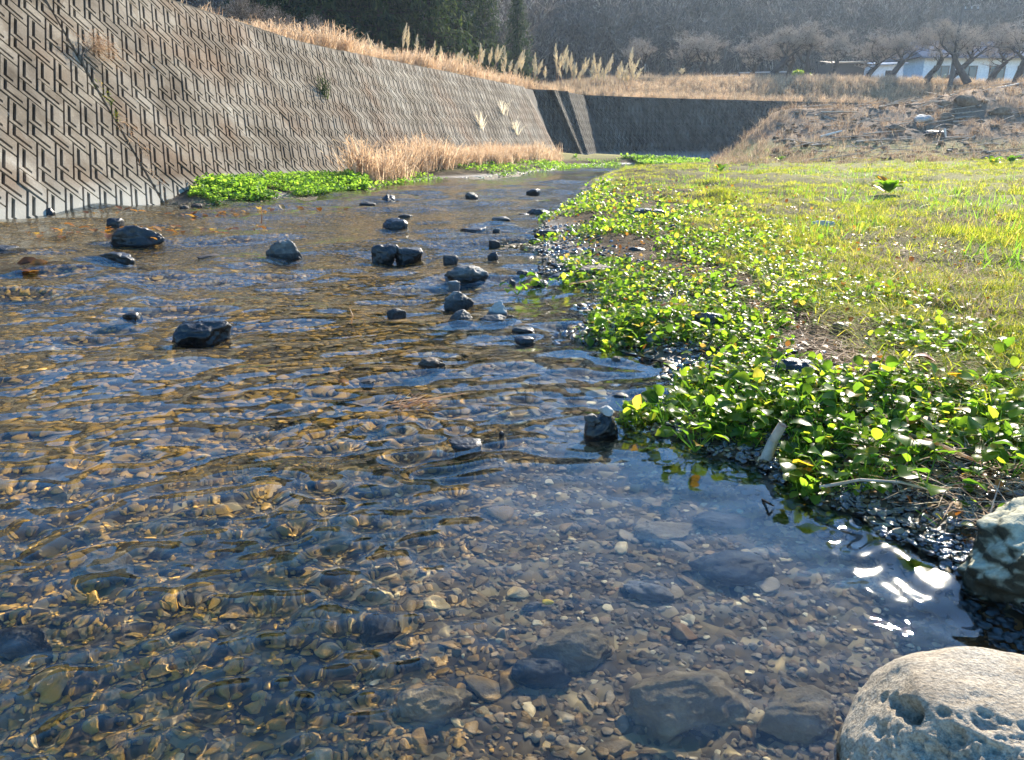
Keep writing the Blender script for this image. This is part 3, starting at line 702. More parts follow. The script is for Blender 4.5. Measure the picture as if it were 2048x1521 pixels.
# ------------------------------------------------------------------ foreground boulder (vesicular, pitted)
BC = np.array([.785, .935, .02]); BR = np.array([.265, .245, .195]); BROT = -.3
def boulder_dir(px, py):
    c_, s_ = math.cos(-BROT), math.sin(-BROT); M = np.array([[c_, -s_, 0], [s_, c_, 0], [0, 0, 1]])
    o_ = M @ (np.array([0, 0, 1.]) - BC) / BR; d_ = M @ ray(px, py) / BR; A = d_ @ d_; B = 2 * o_ @ d_; C_ = o_ @ o_ - 1; q = max(B * B - 4 * A * C_, 0)
    v_ = o_ + d_ * (-B - math.sqrt(q)) / (2 * A); return v_ / np.linalg.norm(v_)
def pitted_boulder():
    v, f = ico(6)
    s = 1 + .07 * fbm(v[:, 0] * 1.3 + 2, v[:, 1] * 1.3, v[:, 2] * 1.3 + .01, seed=41, octv=3)
    vv = v * s[:, None]
    r = np.random.default_rng(3)
    for n, c, k in (((-.9, .1, .35), .86, .7), ((.1, -.95, .3), .88, .6), ((0, 0, 1), .84, .65), ((-.6, -.7, .1), .9, .6)):
        n = np.array(n) / np.linalg.norm(n); d = vv @ n; vv = vv - np.maximum(d - c, 0)[:, None] * n * k
    q = v
    disp = np.zeros(len(v))
    disp += .010 * fbm(q[:, 0] * 5, q[:, 1] * 5, q[:, 2] * 5 + .01, seed=42, octv=5)
    # pits where the stone is porous (its near and left flanks)
    por = sstep(-.15, .35, -q[:, 1] * .75 - q[:, 2] * .30 + .15 * q[:, 0] + .30 * fbm(q[:, 0] * 3, q[:, 1] * 3, q[:, 2] * 3 + .01, seed=43, octv=2) + .25)
    for sc, dep, th, sd in ((9, .045, .42, 44), (20, .025, .38, 45), (42, .012, .30, 46), (70, .007, .2, 47)):
        nz = vnoise(q[:, 0] * sc, q[:, 1] * sc, q[:, 2] * sc + .01, seed=sd)
        disp -= dep * sstep(th - .12, th + .16, nz) * (.12 + 1.0 * por)
    # the big wedge-shaped hollow
    c0 = np.array([-.36, -.50, .79]); c0 /= np.linalg.norm(c0)
    for px, py, rx, dep in ((1745, 1385, .045, .05), (1765, 1395, .065, .08), (1790, 1410, .085, .11), (1815, 1422, .09, .12), (1739, 1450, .06, .05), (1900, 1470, .10, .05), (1822, 1482, .06, .05), (1864, 1510, .09, .06), (1887, 1420, .035, .04), (1966, 1410, .035, .035), (2000, 1505, .10, .05), (1700, 1500, .08, .04)):
        c0 = boulder_dir(px, py)
        c0 = c0 / np.linalg.norm(c0); dd = np.linalg.norm((q - c0), axis=1) + .022 * vnoise(q[:, 0] * 11, q[:, 1] * 11, q[:, 2] * 11 + .01, seed=49)
        disp -= dep * (1 - sstep(rx * .55, rx * 1.05, dd))
    vv = vv + v * disp[:, None]
    return vv, f
m, t, out = new_mat('pale_vesicular_stone'); g = pos_node(t)
n = noise_tex(t, g.outputs['Position'], 7, 6, .65); n2 = noise_tex(t, g.outputs['Position'], 160, 4, .7)
c = ramp(t, n, [(.3, (.27, .22, .155)), (.5, (.38, .32, .235)), (.7, (.49, .425, .325))])
c = mixc(t, .75, c, ramp(t, n2, [(.33, (.45, .43, .4)), (.6, (1.25, 1.25, 1.25))]), 'MULTIPLY')
n3 = noise_tex(t, g.outputs['Position'], 55, 3, .6); c = mixc(t, maprange(t, n3, .60, .70, 0, .55), c, (.12, .10, .08))
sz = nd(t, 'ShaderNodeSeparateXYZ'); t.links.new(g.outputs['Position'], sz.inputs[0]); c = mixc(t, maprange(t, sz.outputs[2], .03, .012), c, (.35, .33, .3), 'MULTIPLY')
finish(t, out, c, .9, .15, bump=n2, bstr=1.0, bdist=.006); MATS['boulder'] = m
bv, bf = pitted_boulder()
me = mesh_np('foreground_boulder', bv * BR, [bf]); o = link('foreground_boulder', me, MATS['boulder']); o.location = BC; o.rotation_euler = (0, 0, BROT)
tag(o, 'large pale pitted boulder with a wedge-shaped hollow in the bottom right corner', 'boulder'); recv(o)
# mossy boulder at the right edge
m, t, out = new_mat('lichen_stone'); g = pos_node(t); sn = nd(t, 'ShaderNodeSeparateXYZ'); t.links.new(g.outputs['Normal'], sn.inputs[0])
n = noise_tex(t, g.outputs['Position'], 9, 6, .65)
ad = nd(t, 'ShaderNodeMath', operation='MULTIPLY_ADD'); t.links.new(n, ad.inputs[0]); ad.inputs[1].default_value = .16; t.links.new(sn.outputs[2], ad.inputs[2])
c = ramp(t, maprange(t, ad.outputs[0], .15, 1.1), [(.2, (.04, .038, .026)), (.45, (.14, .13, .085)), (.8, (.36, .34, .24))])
c = mixc(t, .6, c, ramp(t, noise_tex(t, g.outputs['Position'], 60, 5, .7), [(.33, (.5, .5, .45)), (.62, (1.3, 1.3, 1.25))]), 'MULTIPLY')
finish(t, out, c, .85, .15, bump=n, bstr=.6, bdist=.03); MATS['lichen'] = m
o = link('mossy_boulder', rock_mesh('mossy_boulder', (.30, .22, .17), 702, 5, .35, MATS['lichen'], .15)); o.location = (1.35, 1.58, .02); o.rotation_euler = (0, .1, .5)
tag(o, 'greenish boulder with pale lichen on top at the right edge beside the glittering mud', 'boulder'); recv(o)

# ------------------------------------------------------------------ patterned retaining walls
KA, KB, TW, TP = .60, .72, .235, .385              # lattice: P is TW x TP, Q is 1.5TW x TW (heights up the slope)
EB = np.array([KB, -1.0]); EA = np.array([-KA, -1.0])  # along B (down right), down along A (down left)
COLS = TW * (KA + KB)
def block_cells(kind):
    """cells of a block in lattice coords (x along B, v down along A); height 0 = groove, 1 = face"""
    w, h = (TW, TP) if kind == 'P' else (1.5 * TW, TW)
    g = .014
    x0, x1, v0, v1 = g, w - g, g, h - g
    gx0, gx1 = (.052, .094); e = x1 - .05
    bv1 = v1 - .045; bv0 = bv1 - .040; t0 = v0 + (.018 if kind == 'P' else .0)
    xs = [x0, gx0, gx1, e, x1]; vs_ = [v0, t0, bv0, bv1, v1] if t0 > v0 else [v0, bv0, bv1, v1]
    cells = []
    for i in range(len(xs) - 1):
        for j in range(len(vs_) - 1):
            xm = (xs[i] + xs[i + 1]) / 2; vm = (vs_[j] + vs_[j + 1]) / 2
            groove = (gx0 < xm < gx1 and t0 <= vm < bv1) or (gx0 < xm < e and bv0 < vm < bv1)
            cells.append((xs[i], xs[i + 1], vs_[j], vs_[j + 1], 0 if groove else 1))
    return cells
def clip_poly(poly, f):
    out = []
    n = len(poly)
    for i in range(n):
        a, b = poly[i], poly[(i + 1) % n]; fa, fb = f(a), f(b)
        if fa >= 0: out.append(a)
        if (fa >= 0) != (fb >= 0): out.append(a + (b - a) * (fa / (fa - fb)))
    return out
FACE, GROOVE = .10, .008
def block_mesh(kind, origin, clips):
    """returns V,F lists in (s,t,n) relative to origin (s,t)"""
    V, F4 = [], []
    any_ = False
    edges = {}
    polys = []
    for x0, x1, v0, v1, hgt in block_cells(kind):
        pts = [EB * x + EA * v for x, v in ((x0, v0), (x1, v0), (x1, v1), (x0, v1))]
        for f in clips: 
            pts = clip_poly(pts, f) if len(pts) >= 3 else []
        if len(pts) < 3: continue
        any_ = True; polys.append((pts, FACE if hgt else GROOVE))
    if not any_: return None
    key = lambda a: (round(a[0], 4), round(a[1], 4))
    own = {}
    for pts, h in polys:
        for i in range(len(pts)):
            a, b = key(pts[i]), key(pts[(i + 1) % len(pts)]); own.setdefault((min(a, b), max(a, b)), []).append(h)
    out_f = []
    for pts, h in polys:
        b0 = len(V)
        for p in pts: V.append((p[0], p[1], h))
        out_f.append(list(range(b0, b0 + len(pts)))[::-1] if True else None)
        for i in range(len(pts)):
            pa, pb = pts[i], pts[(i + 1) % len(pts)]; a, b = key(pa), key(pb)
            hs = own[(min(a, b), max(a, b))]
            low = 0.0 if len(hs) == 1 else min(hs)
            if low < h - 1e-5:
                k = len(V); V += [(pa[0], pa[1], h), (pb[0], pb[1], h), (pb[0], pb[1], low), (pa[0], pa[1], low)]; out_f.append([k, k + 1, k + 2, k + 3])
    return V, out_f
def py_mesh(name, V, F, smooth=False):
    me = bpy.data.meshes.new(name); me.from_pydata([tuple(v) for v in V], [], F); me.update(); return me
_full = {}
def full_mesh(kind, mat):
    k = (kind, mat.name)
    if k not in _full:
        V, F = block_mesh(kind, None, []); _full[k] = py_mesh('block', V, F); _full[k].materials.append(mat)
    return _full[k]
def build_wall(name, label, origin, d, bat, s0, s1, Tf, joints, nparts, mat, phase=0.0, root=None):
    dd, u, n = frame(d, bat)
    if root is None:
        root = empty(name, tuple(origin)); tag(root, label, 'retaining wall')
    M = Matrix((( dd[0], u[0], n[0], 0), (dd[1], u[1], n[1], 0), (dd[2], u[2], n[2], 0), (0, 0, 0, 1)))
    O = Vector(origin) - Vector(root.location)
    # backing
    ss_ = np.linspace(s0, s1, 30); V = []; F = []
    for i, s in enumerate(ss_):
        for tt in (-.7, Tf(s)): V.append(tuple(O + M @ Vector((s, tt, 0))))
        if i: F.append((2 * i - 2, 2 * i, 2 * i + 1, 2 * i - 1))
    bm_b = py_mesh('backing', V, F); link('backing', bm_b, MATS['joint_dark'], root)
    # coping
    V = []; F = []; nseg = max(4, int((s1 - s0) / 1.5)); 
    for i, s in enumerate(np.linspace(s0, s1, nseg)):
        T = Tf(s); base = O + M @ Vector((s, T, 0)); nz = Vector((n[0], n[1], 0)).normalized()
        for a, b in ((.105, -.02), (.105, .035), (-.28, .035), (-.28, -.5)): V.append(tuple(base + nz * a + Vector((0, 0, b))))
        if i:
            k = 4 * i
            for j in range(3): F.append((k - 4 + j, k + j, k + j + 1, k - 3 + j))
    link('coping', py_mesh('coping', V, F), mat, root)
    blocks = []
    bounds = [s0] + [j for j in joints if s0 < j < s1] + [s1]
    for r in range(-3, 8):
        row_org = np.array([.831 + phase, 1.055]) + r * np.array([KA * (TW + TP) - KB * TW / 2, TW + TP + TW / 2])
        ncol = int((s1 - s0) / COLS) + 12
        c0 = int((s0 - row_org[0]) / COLS) - 4
        for c in range(c0, c0 + ncol + 8):
            org = row_org + np.array([c * COLS, 0])
            for kind in 'PQ':
                o2 = org if kind == 'P' else org + EA * TP
                w, h = (TW, TP) if kind == 'P' else (1.5 * TW, TW)
                cor = np.array([o2 + EB * x + EA * v for x, v in ((0, 0), (w, 0), (w, h), (0, h))])
                smin, smax, tmin, tmax = cor[:, 0].min(), cor[:, 0].max(), cor[:, 1].min(), cor[:, 1].max()
                if smax < s0 or smin > s1 or tmax < -.35 or tmin > Tf(smin): continue
                for a, b in zip(bounds[:-1], bounds[1:]):
                    if smax <= a or smin >= b: continue
                    clips = []
                    if smin < a + .02: clips.append(lambda p, a=a, o2=o2: p[0] + o2[0] - (a + .025))
                    if smax > b - .02: clips.append(lambda p, b=b, o2=o2: (b - .025) - p[0] - o2[0])
                    T = Tf(cor[:, 0].mean()) - .01
                    if tmax > T: clips.append(lambda p, T=T, o2=o2: T - p[1] - o2[1])
                    blocks.append((o2, kind, clips))
    # nearest blocks one by one, the rest joined
    def dist(b):
        p = np.array(origin) + dd * b[0][0] + u * b[0][1]; return p[0] ** 2 + p[1] ** 2 + 0 * p[2]
    vis = []
    for b in blocks:
        p = np.array(origin) + dd * b[0][0] + u * (b[0][1] - .2)
        cyl = p[1] * math.cos(PITCH) - (p[2] - 1) * math.sin(PITCH)
        xs_ = FPX * p[0] / cyl + CX; ys_ = CY - FPX * (p[1] * math.sin(PITCH) + (p[2] - 1) * math.cos(PITCH)) / cyl
        vis.append(cyl > 0 and -20 < xs_ < 2060 and -20 < ys_ and p[2] > -.12)
    order = sorted(range(len(blocks)), key=lambda i: (not vis[i], dist(blocks[i])))
    singles = set(order[:nparts])
    rv, rf, off = [], [], 0
    r2 = np.random.default_rng(11)
    for i, (o2, kind, clips) in enumerate(blocks):
        jit = r2.normal(0, .004)
        if i in singles:
            if clips:
                res = block_mesh(kind, o2, clips)
                if res is None: continue
                me = py_mesh('block', *res); me.materials.append(mat)
            else: me = full_mesh(kind, mat)
            o = bpy.data.objects.new('block', me); COL.objects.link(o); o.parent = root
            o.matrix_local = Matrix.Translation(O + M @ Vector((o2[0], o2[1], jit))) @ M
        else:
            res = block_mesh(kind, o2, clips)
            if res is None: continue
            V, F = res
            A = np.array(V) + np.array([o2[0], o2[1], jit])
            rv.append(A); rf += [[k + off for k in f] for f in F]; off += len(A)
    if rv:
        A = np.concatenate(rv); Wd = A @ np.stack([dd, u, n]) + np.array(O)
        me = py_mesh('blockwork', Wd, rf); o = link('blockwork', me, mat, root); o['kind'] = 'stuff'
    return root
wall1 = build_wall('retaining_wall', 'long sunlit concrete river wall of diagonal herringbone blocks, left of the stream', WALL_A, WD, BAT, -8, W1LEN, lambda s: float(top_T(s)), [-6.4, 2.84, 12.1, 21.4], 296, MATS['concrete'])
def pix_on_wall(px, py):
    r0 = ray(px, py); o_ = np.array([0, 0, 1.]); tt = ((WALL_A - o_) @ n1) / (r0 @ n1); Pq = o_ + r0 * tt - WALL_A; return Pq @ WD, Pq @ u1
for (px, py) in ((75, 264), (212, 272), (54, 356), (197, 351), (32, 381), (340, 344), (8, 235), (96, 183), (265, 209), (345, 280), (440, 262), (300, 140)):
    s_, t_ = pix_on_wall(px, py); p0 = WD * s_ + u1 * t_ + n1 * .02; ax = n1 * .075
    V1, F1 = tubes([p0, p0 + ax * .2], [p0 + ax, p0 + ax], [.034, .024], [.034, .024], 10)
    link('drain_pipe', mesh_np('drain_pipe', V1, F1), MATS['pipe'], wall1)
# its end face
endp = WALL_A + WD * W1LEN
V = []
for tt in (-.7, 3.80):
    for k in (0.09, -.05):
        V.append(tuple(WD * (W1LEN + .001) + u1 * tt + n1 * k))
for tt in (-.7, 3.80):
    for k in (0.09, -.05):
        V.append(tuple(WD * (W1LEN + .14) + u1 * tt + n1 * k))
F = [(0, 2, 3, 1), (4, 5, 7, 6), (0, 4, 6, 2), (2, 6, 7, 3)]
link('end_strip', py_mesh('end_strip', V, F), MATS['concrete'], wall1)
# back slope between the walls
root2 = empty('retaining_wall', tuple(W2[0])); tag(root2, 'dark shaded river wall facing the camera beyond the bend of the stream', 'retaining wall')
for i in range(len(W2) - 1):
    a, b = W2[i], W2[i + 1]; L_ = float(np.linalg.norm(b - a)); dv = (b - a) / L_
    bt = .5
    Tw = HW * math.sqrt(1 + bt * bt)
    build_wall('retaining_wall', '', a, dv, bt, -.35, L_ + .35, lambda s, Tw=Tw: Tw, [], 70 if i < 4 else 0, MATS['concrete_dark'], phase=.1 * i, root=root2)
# return wall joining the two walls
V = []; a = WALL_A + WD * (W1LEN + .12) + u1 * 3.8; b = W2[0] + np.array([-.9, 1.1, HW]); a0 = WALL_A + WD * (W1LEN + .12) - np.array([0, 0, .4]); b0 = W2[0] - np.array([.2, -.2, .4])
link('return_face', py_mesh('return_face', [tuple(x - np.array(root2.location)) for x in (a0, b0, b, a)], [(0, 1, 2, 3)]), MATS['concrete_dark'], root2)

# ================================================================== vegetation
def add_mesh(name, VF, mat, parent=None, smooth=True):
    V, F = VF; return link(name, mesh_np(name, V, F, smooth), mat, parent)
# ---- leaf templates (x across, y along, z up)
def leaf_tpl(w=.8, cup=.18, fold=.12):
    V = [(0, 0, 0), (-.32 * w, .22, cup * .3), (.32 * w, .22, cup * .3), (-.42 * w, .52, cup * .6), (.42 * w, .52, cup * .6), (-.27 * w, .82, cup * .2), (.27 * w, .82, cup * .2), (0, 1, -fold), (0, .3, -.03), (0, .62, .0)]
    F3 = [(0, 8, 1), (0, 2, 8), (9, 7, 5), (9, 6, 7)]
    F4 = [(1, 8, 9, 3), (8, 2, 4, 9)]
    F3 += [(3, 9, 5), (9, 4, 6)]
    return np.array(V, float), [np.array(F3), np.array(F4)]
LEAF = leaf_tpl(1.0)
def blade_tpl(bend=.35):
    V = [(-.5, 0, 0), (.5, 0, 0), (-.4, bend * .25, .45), (.4, bend * .25, .45), (0, bend, 1)]
    return np.array(V, float), [np.array([(2, 3, 4)]), np.array([(0, 1, 3, 2)])]
def tilt_rot(n, r, az=None, tilt=None):
    az = r.uniform(0, 2 * np.pi, n) if az is None else az; tilt = r.normal(0, .4, n) if tilt is None else tilt
    return rotz(az) @ rotx(tilt)
def blades(P, z, hgt, wid, r, lean=.5, bend=(.1, .7)):
    n = len(P); parts = []
    k = r.integers(0, 3, n)
    rot = rotz(r.uniform(0, 6.283, n)) @ rotx(np.abs(r.normal(0, lean, n)) * -1)
    for j, b in enumerate(np.linspace(bend[0], bend[1], 3)):
        m_ = k == j
        tv, tf = blade_tpl(b)
        parts.append(scatter(tv, tf, np.column_stack([P, z])[m_], rot[m_], np.column_stack([wid, hgt, hgt])[m_]))
    return merge(parts)

LEAFB = np.array([G(*p)[:2] for p in [(1180, 372), (1260, 392), (1400, 445), (1560, 540), (1720, 640), (1900, 740), (2048, 815), (2500, 1000)]])[::-1]
def sample_fan(n, r0, r1, a0, a1, r, power=1.0):
    """log-uniform in distance, so the density falls off with distance"""
    rr = r0 * (r1 / r0) ** (r.uniform(0, 1, n) ** power); th = r.uniform(a0, a1, n); return np.column_stack([rr * np.sin(th), rr * np.cos(th)])
def clumps(P, sc, seed): return vnoise(P[:, 0] * sc, P[:, 1] * sc, seed=seed)

# ---- grass of the right bank
r = np.random.default_rng(21)
P = sample_fan(95000, 2.2, 31, R(-2), R(46), r)
dB = -sdist(P, LEAFB); dR_ = sdist(P, BANKR)
edge = P[:, 1] * .0
ok = (sdist(P, LEAFB) > -.05 + .5 * clumps(P, 1.2, 61) - .25) & (dR_ > .1) & (r.random(len(P)) < .10 + .90 * sstep(-.4, .15, clumps(P, .9, 62) + .5 * clumps(P, 3, 63)))
ok &= ~((P[:, 1] > 27) & (P[:, 0] / P[:, 1] > .25) & (r.random(len(P)) < .9))
P = P[ok]; z = terrain(P); dist = np.hypot(P[:, 0], P[:, 1])
hg = (.028 + .036 * r.random(len(P))) * (1 + .6 * sstep(0, .6, clumps(P, .7, 64))) * (1 + .010 * dist)
def tuft_tpl(seed, n, wid=.06, lean=.6, foot=.35, bend=(.1, .9)):
    rs = np.random.default_rng(seed); b_ = rs.normal(0, foot, (n, 2)); return blades(b_, np.zeros(n), rs.uniform(.55, 1.1, n), np.full(n, wid), rs, lean, bend)
gn_scatter('bank_grass', [tuft_tpl(s, 11) for s in range(5)], np.column_stack([P, z - .005]), eul(len(P), r, .1, .1), np.column_stack([hg * (1 + .03 * dist)] * 2 + [hg]), MATS['grass'], seed=4)
# tan straw lying between the leaves and the grass
P = sample_fan(26000, 1.6, 20, R(5), R(46), r); ok = (np.abs(sdist(P, LEAFB)) < .9 + .05 * P[:, 1]) & (sdist(P, BANKR) > .15); P = P[ok]
z = terrain(P) + r.uniform(.0, .03, len(P)); n = len(P)
tv, tf = blade_tpl(.15)
rot = rotz(r.uniform(0, 6.283, n)) @ rotx(r.normal(-1.4, .14, n))
tag(add_mesh('dry_litter', scatter(tv, tf, np.column_stack([P, z]), rot, np.column_stack([np.full(n, .004), r.uniform(.05, .2, n), r.uniform(.05, .2, n)])), MATS['straw']), kind='stuff')

P = sample_fan(30000, 1.8, 12, R(12), R(46), r); P = P[(sdist(P, LEAFB) > -.5) & (clumps(P, 1.5, 95) > -.4)]
n = len(P); z = terrain(P) + r.uniform(.005, .04, n); tv, tf = blade_tpl(.3)
tag(add_mesh('trodden_grass', scatter(tv, tf, np.column_stack([P, z]), rotz(r.uniform(0, 6.283, n)) @ rotx(r.normal(-1.2, .25, n)), np.column_stack([np.full(n, .005), r.uniform(.06, .2, n), r.uniform(.06, .2, n)])), MATS['grass']), kind='stuff')
# ---- leafy ground cover between water and grass
def leaf_cloud(P, z, size, r, mat_tilt=.55, lift=(.01, .09)):
    n = len(P); s = size * r.uniform(.6, 1.3, n)
    rot = rotz(r.uniform(0, 6.283, n)) @ rotx(r.normal(.15, mat_tilt, n))
    pos = np.column_stack([P, z + r.uniform(lift[0], lift[1], n) * (size / .06)])
    return scatter(LEAF[0], LEAF[1], pos, rot, s)
def cover_mask(P, r, thin):
    a = sdist(P, BANKR); b = -sdist(P, LEAFB)
    cl = clumps(P, 2.1, 71) + .6 * clumps(P, 6, 72)
    edgew = .10 + .10 * P[:, 1] * .1
    okk = (a > .0 + .12 * clumps(P, 2.6, 73)) & (b > -.25 - .03 * P[:, 1])
    pr = sstep(-.35, .35, cl + .35 * sstep(4, 2, P[:, 1])) * sstep(-.3 - .04 * P[:, 1], .5, b + .1)
    mud = np.zeros(len(P))
    for (mx, my, mr) in MUD: mud = np.maximum(mud, 1 - sstep(mr * .6, mr * 1.1, np.hypot(P[:, 0] - mx, P[:, 1] - my)))
    return okk & (r.random(len(P)) < pr * thin * (1 - mud * .97))
MUD = [(*G(1810, 1080)[:2], .30), (*G(1960, 1010)[:2], .22), (*G(1320, 735)[:2], .32), (*G(1980, 1150)[:2], .4), (*G(1560, 910)[:2], .07), (*G(2048, 1060)[:2], .3), (*G(1700, 1020)[:2], .10)]
P = sample_fan(120000, 1.5, 26, R(-1), R(44), r); P = P[cover_mask(P, r, .85)]
z = np.maximum(terrain(P), 0.0); dist = np.hypot(P[:, 0], P[:, 1])
near = dist < 3.4
size = np.clip(.024 + .0026 * dist, .026, .075) * np.where((r.random(len(P)) < .12) & (dist < 4), 1.5, 1.0)
tag(add_mesh('leafy_ground_cover', leaf_cloud(P, z, size, r), MATS['cress']), kind='stuff')
Pd = sample_fan(5200, 1.6, 18, R(2), R(44), r); Pd = Pd[(sdist(Pd, BANKR) > .12) & (sdist(Pd, LEAFB) < 1.5)]
tag(add_mesh('dead_leaf_litter', leaf_cloud(Pd, terrain(Pd), np.clip(.022 + .002 * Pd[:, 1], .02, .05), r, .6, (.0, .06)), MATS['deadleaf']), kind='stuff')
# thin stalks under the leaves
P2 = P[r.random(len(P)) < .35]; n = len(P2); z2 = np.maximum(terrain(P2), 0)
a = np.column_stack([P2, z2 - .01]); b = a + np.column_stack([r.normal(0, .03, n), r.normal(0, .03, n), r.uniform(.03, .09, n)])
tag(add_mesh('leaf_stalks', tubes(a, b, np.full(n, .0016), np.full(n, .001), 3), MATS['cress_bright']), kind='stuff')
# glitter pebbles and mud crumbs on the wet shore
P = sample_fan(22000, 1.5, 9, R(2), R(46), r); dRr = sdist(P, BANKR); P = P[(dRr > -.12) & (dRr < .45 + .3 * r.random(len(P)))]
n = len(P); s = r.uniform(.004, .016, n) * (1 + .08 * P[:, 1]); tv, tf = pebble_t(1, 131)
m_wet = mat_stone('wet_shore_stone', [(.3, (.03, .026, .022)), (.5, (.07, .06, .05)), (.75, (.15, .13, .11))], scale=30, rough=.11, spec=.9, coat=.8, bstr=.4)
gn_scatter('wet_shore_pebbles', [(tv, [tf])], np.column_stack([P, np.maximum(terrain(P), -.02) + s * .2]), eul(n, r, .3, .3), np.column_stack([s * 1.3, s, s * .6]), m_wet)

# individual leafy plants nearest the camera
leaf_m = []
for j, (w, cup) in enumerate(((1.0, .2), (.85, .1), (1.15, .28))):
    v, f = leaf_tpl(w, cup, .12 + .05 * j); me = mesh_np('leaf', v, f); me.materials.append(None); leaf_m.append(me)
m, t, out = new_mat('plant_leaf'); oi = nd(t, 'ShaderNodeObjectInfo'); g = pos_node(t)
c = ramp(t, oi.outputs['Random'], [(0, (.03, .07, .014)), (.45, (.06, .125, .02)), (.8, (.115, .19, .024)), (.95, (.2, .22, .03)), (1, (.3, .14, .03))])
c = mixc(t, .35, c, ramp(t, noise_tex(t, g.outputs['Position'], 70, 3), [(.3, (.55, .6, .5)), (.7, (1.3, 1.3, 1.2))]), 'MULTIPLY')
finish(t, out, c, .28, .08, transl=.6, tcol=mixc(t, 1.0, c, (3.4, 3.1, 1.1), 'MULTIPLY')); MATS['plant_leaf'] = m
for me in leaf_m: me.materials[0] = m
plant_px = [(1165, 688), (1230, 672), (1330, 862), (1400, 850), (1390, 905), (1440, 872), (1480, 800), (1545, 815), (1610, 830), (1660, 790), (1700, 860), (1650, 905), (1740, 905), (1600, 965), (1660, 975), (1720, 985), (1800, 870), (1830, 930), (1900, 880), (1880, 800), (1960, 840), (1990, 900), (1780, 780), (1850, 980), (1940, 950), (2020, 960), (1090, 578), (1035, 590), (1350, 800), (1560, 870)]
for i, (px, py) in enumerate(plant_px):
    p = hit(px, py); z0 = p[2]
    root = empty('leafy_plant', (p[0], p[1], z0)); d = math.hypot(p[0], p[1])
    lab = ('bright leafy plant at the very tip of the leafy point', 'leafy plant just right of the tip of the leafy point', 'leafy plant leaning over the calm pool, leftmost of the near bank', 'leafy plant behind the leftmost overhanging one', 'leafy plant drooping over the pool edge with leaves mirrored below', 'leafy plant just above the drooping pool-edge one',
      'leafy plant left of the rough dark rock, highest of the near bank', 'large-leaved plant directly below the rough dark rock', 'broad dark leaves right below the rough dark rock', 'leafy plant at the right flank of the rough dark rock', 'leafy plant above the bare wet hollow in the near bank', 'leafy plant beside the stubby driftwood piece on its right', 'leafy plant left of the orange curled leaves',
      'leaf tuft pointing left over the pool above the sun glitter', 'leafy plant on the point directly above the sun glitter', 'lowest leafy plant, closest to the sun glitter', 'leafy plant behind the orange curled leaves', 'leafy plant under the tan stalk', 'leafy plant at the right end of the tan stalk', 'leafy plant right of the rust-red fallen leaf', 'leafy plant between the white slab and the tan stalk', 'leafy plant near the right edge above the mossy boulder',
      'leafy plant left of the rust-red fallen leaf', 'leafy plant at the top of the glittering mud', 'leafy plant between the glittering mud and the mossy boulder', 'leafy plant at the right edge directly behind the mossy boulder', 'leafy stems forming the spur that reaches into the stream', 'two round bright leaves at the outer end of the leafy spur', 'small leafy plant on the mud right of the two brown stones', 'leafy plant directly behind the stubby driftwood piece')[i]
    tag(root, lab, 'plant', 'leafy plants on the near bank')
    st = []
    for k in range(9):
        az = random.uniform(0, 6.28); ln = random.uniform(.03, .10); hh = random.uniform(.035, .105)
        tip = Vector((math.cos(az) * ln, math.sin(az) * ln, hh)); st.append(((0, 0, 0), tuple(tip)))
        o = bpy.data.objects.new('leaf', leaf_m[k % 3]); COL.objects.link(o); o.parent = root; o.location = tip
        s = random.uniform(.034, .074) * (1 if d > 1.9 else .9); o.scale = (s, s, s)
        o.rotation_euler = (random.gauss(.1, .35), random.gauss(0, .25), az - 1.57 + random.gauss(0, .5))
    add_mesh('stems', tubes([a for a, b in st], [b for a, b in st], np.full(9, .0018), np.full(9, .0012), 4), MATS['cress_bright'], root)

# ---- bright cress at the foot of the long wall
def region_pts(poly_px, n, r, zc=0.0):
    Q = np.array([G(x, y, zc)[:2] for x, y in poly_px]); lo, hi = Q.min(0), Q.max(0)
    P = r.uniform(lo, hi, (n, 2)); ins = np.zeros(n, bool)
    j = len(Q) - 1
    for i in range(len(Q)):
        xi, yi = Q[i]; xj, yj = Q[j]
        c_ = ((yi > P[:, 1]) != (yj > P[:, 1])) & (P[:, 0] < (xj - xi) * (P[:, 1] - yi) / (yj - yi + 1e-12) + xi); ins ^= c_; j = i
    return P[ins]
P = region_pts([(378, 404), (440, 406), (520, 400), (640, 388), (738, 379), (735, 370), (600, 378), (480, 388), (400, 392)], 24000, r)
P = P[wall_off(P) < -.02]
z = np.maximum(terrain(P), 0) ; hm = .10 + .16 * sstep(-.6, .6, clumps(P, 1.5, 75))
P_ = P[clumps(P, 1.6, 177) + .5 * clumps(P, 5, 178) > -.45]; V, F_ = leaf_cloud(P_, np.maximum(terrain(P_), 0), np.full(len(P_), .065) * (.8 + .4 * sstep(-.4, .5, clumps(P_, 1.2, 179))), r, .6, (.0, .11)); 
o = link('cress_bed', mesh_np('cress_bed', V, F_), MATS['cress_bright']); tag(o, kind='stuff')
P = region_pts([(740, 380), (850, 364), (1000, 353), (1130, 340), (1240, 333), (1240, 328), (1130, 331), (1000, 345), (850, 355), (740, 368)], 30000, r); P = P[wall_off(P) < -.02]
P = P[clumps(P, .5, 76) > -.35]
z = np.maximum(terrain(P), 0); tag(add_mesh('shore_greenery', leaf_cloud(P, z, np.full(len(P), .075), r, .6, (.0, .08)), MATS['cress_bright']), kind='stuff')
P = region_pts([(1150, 333), (1260, 333), (1420, 331), (1420, 327), (1260, 327), (1150, 328)], 16000, r); P = P[clumps(P, .5, 181) > -.1]
tag(add_mesh('far_greenery', leaf_cloud(P, np.maximum(terrain(P), 0), np.full(len(P), .10), r, .6, (.0, .08)), MATS['cress_bright']), kind='stuff')

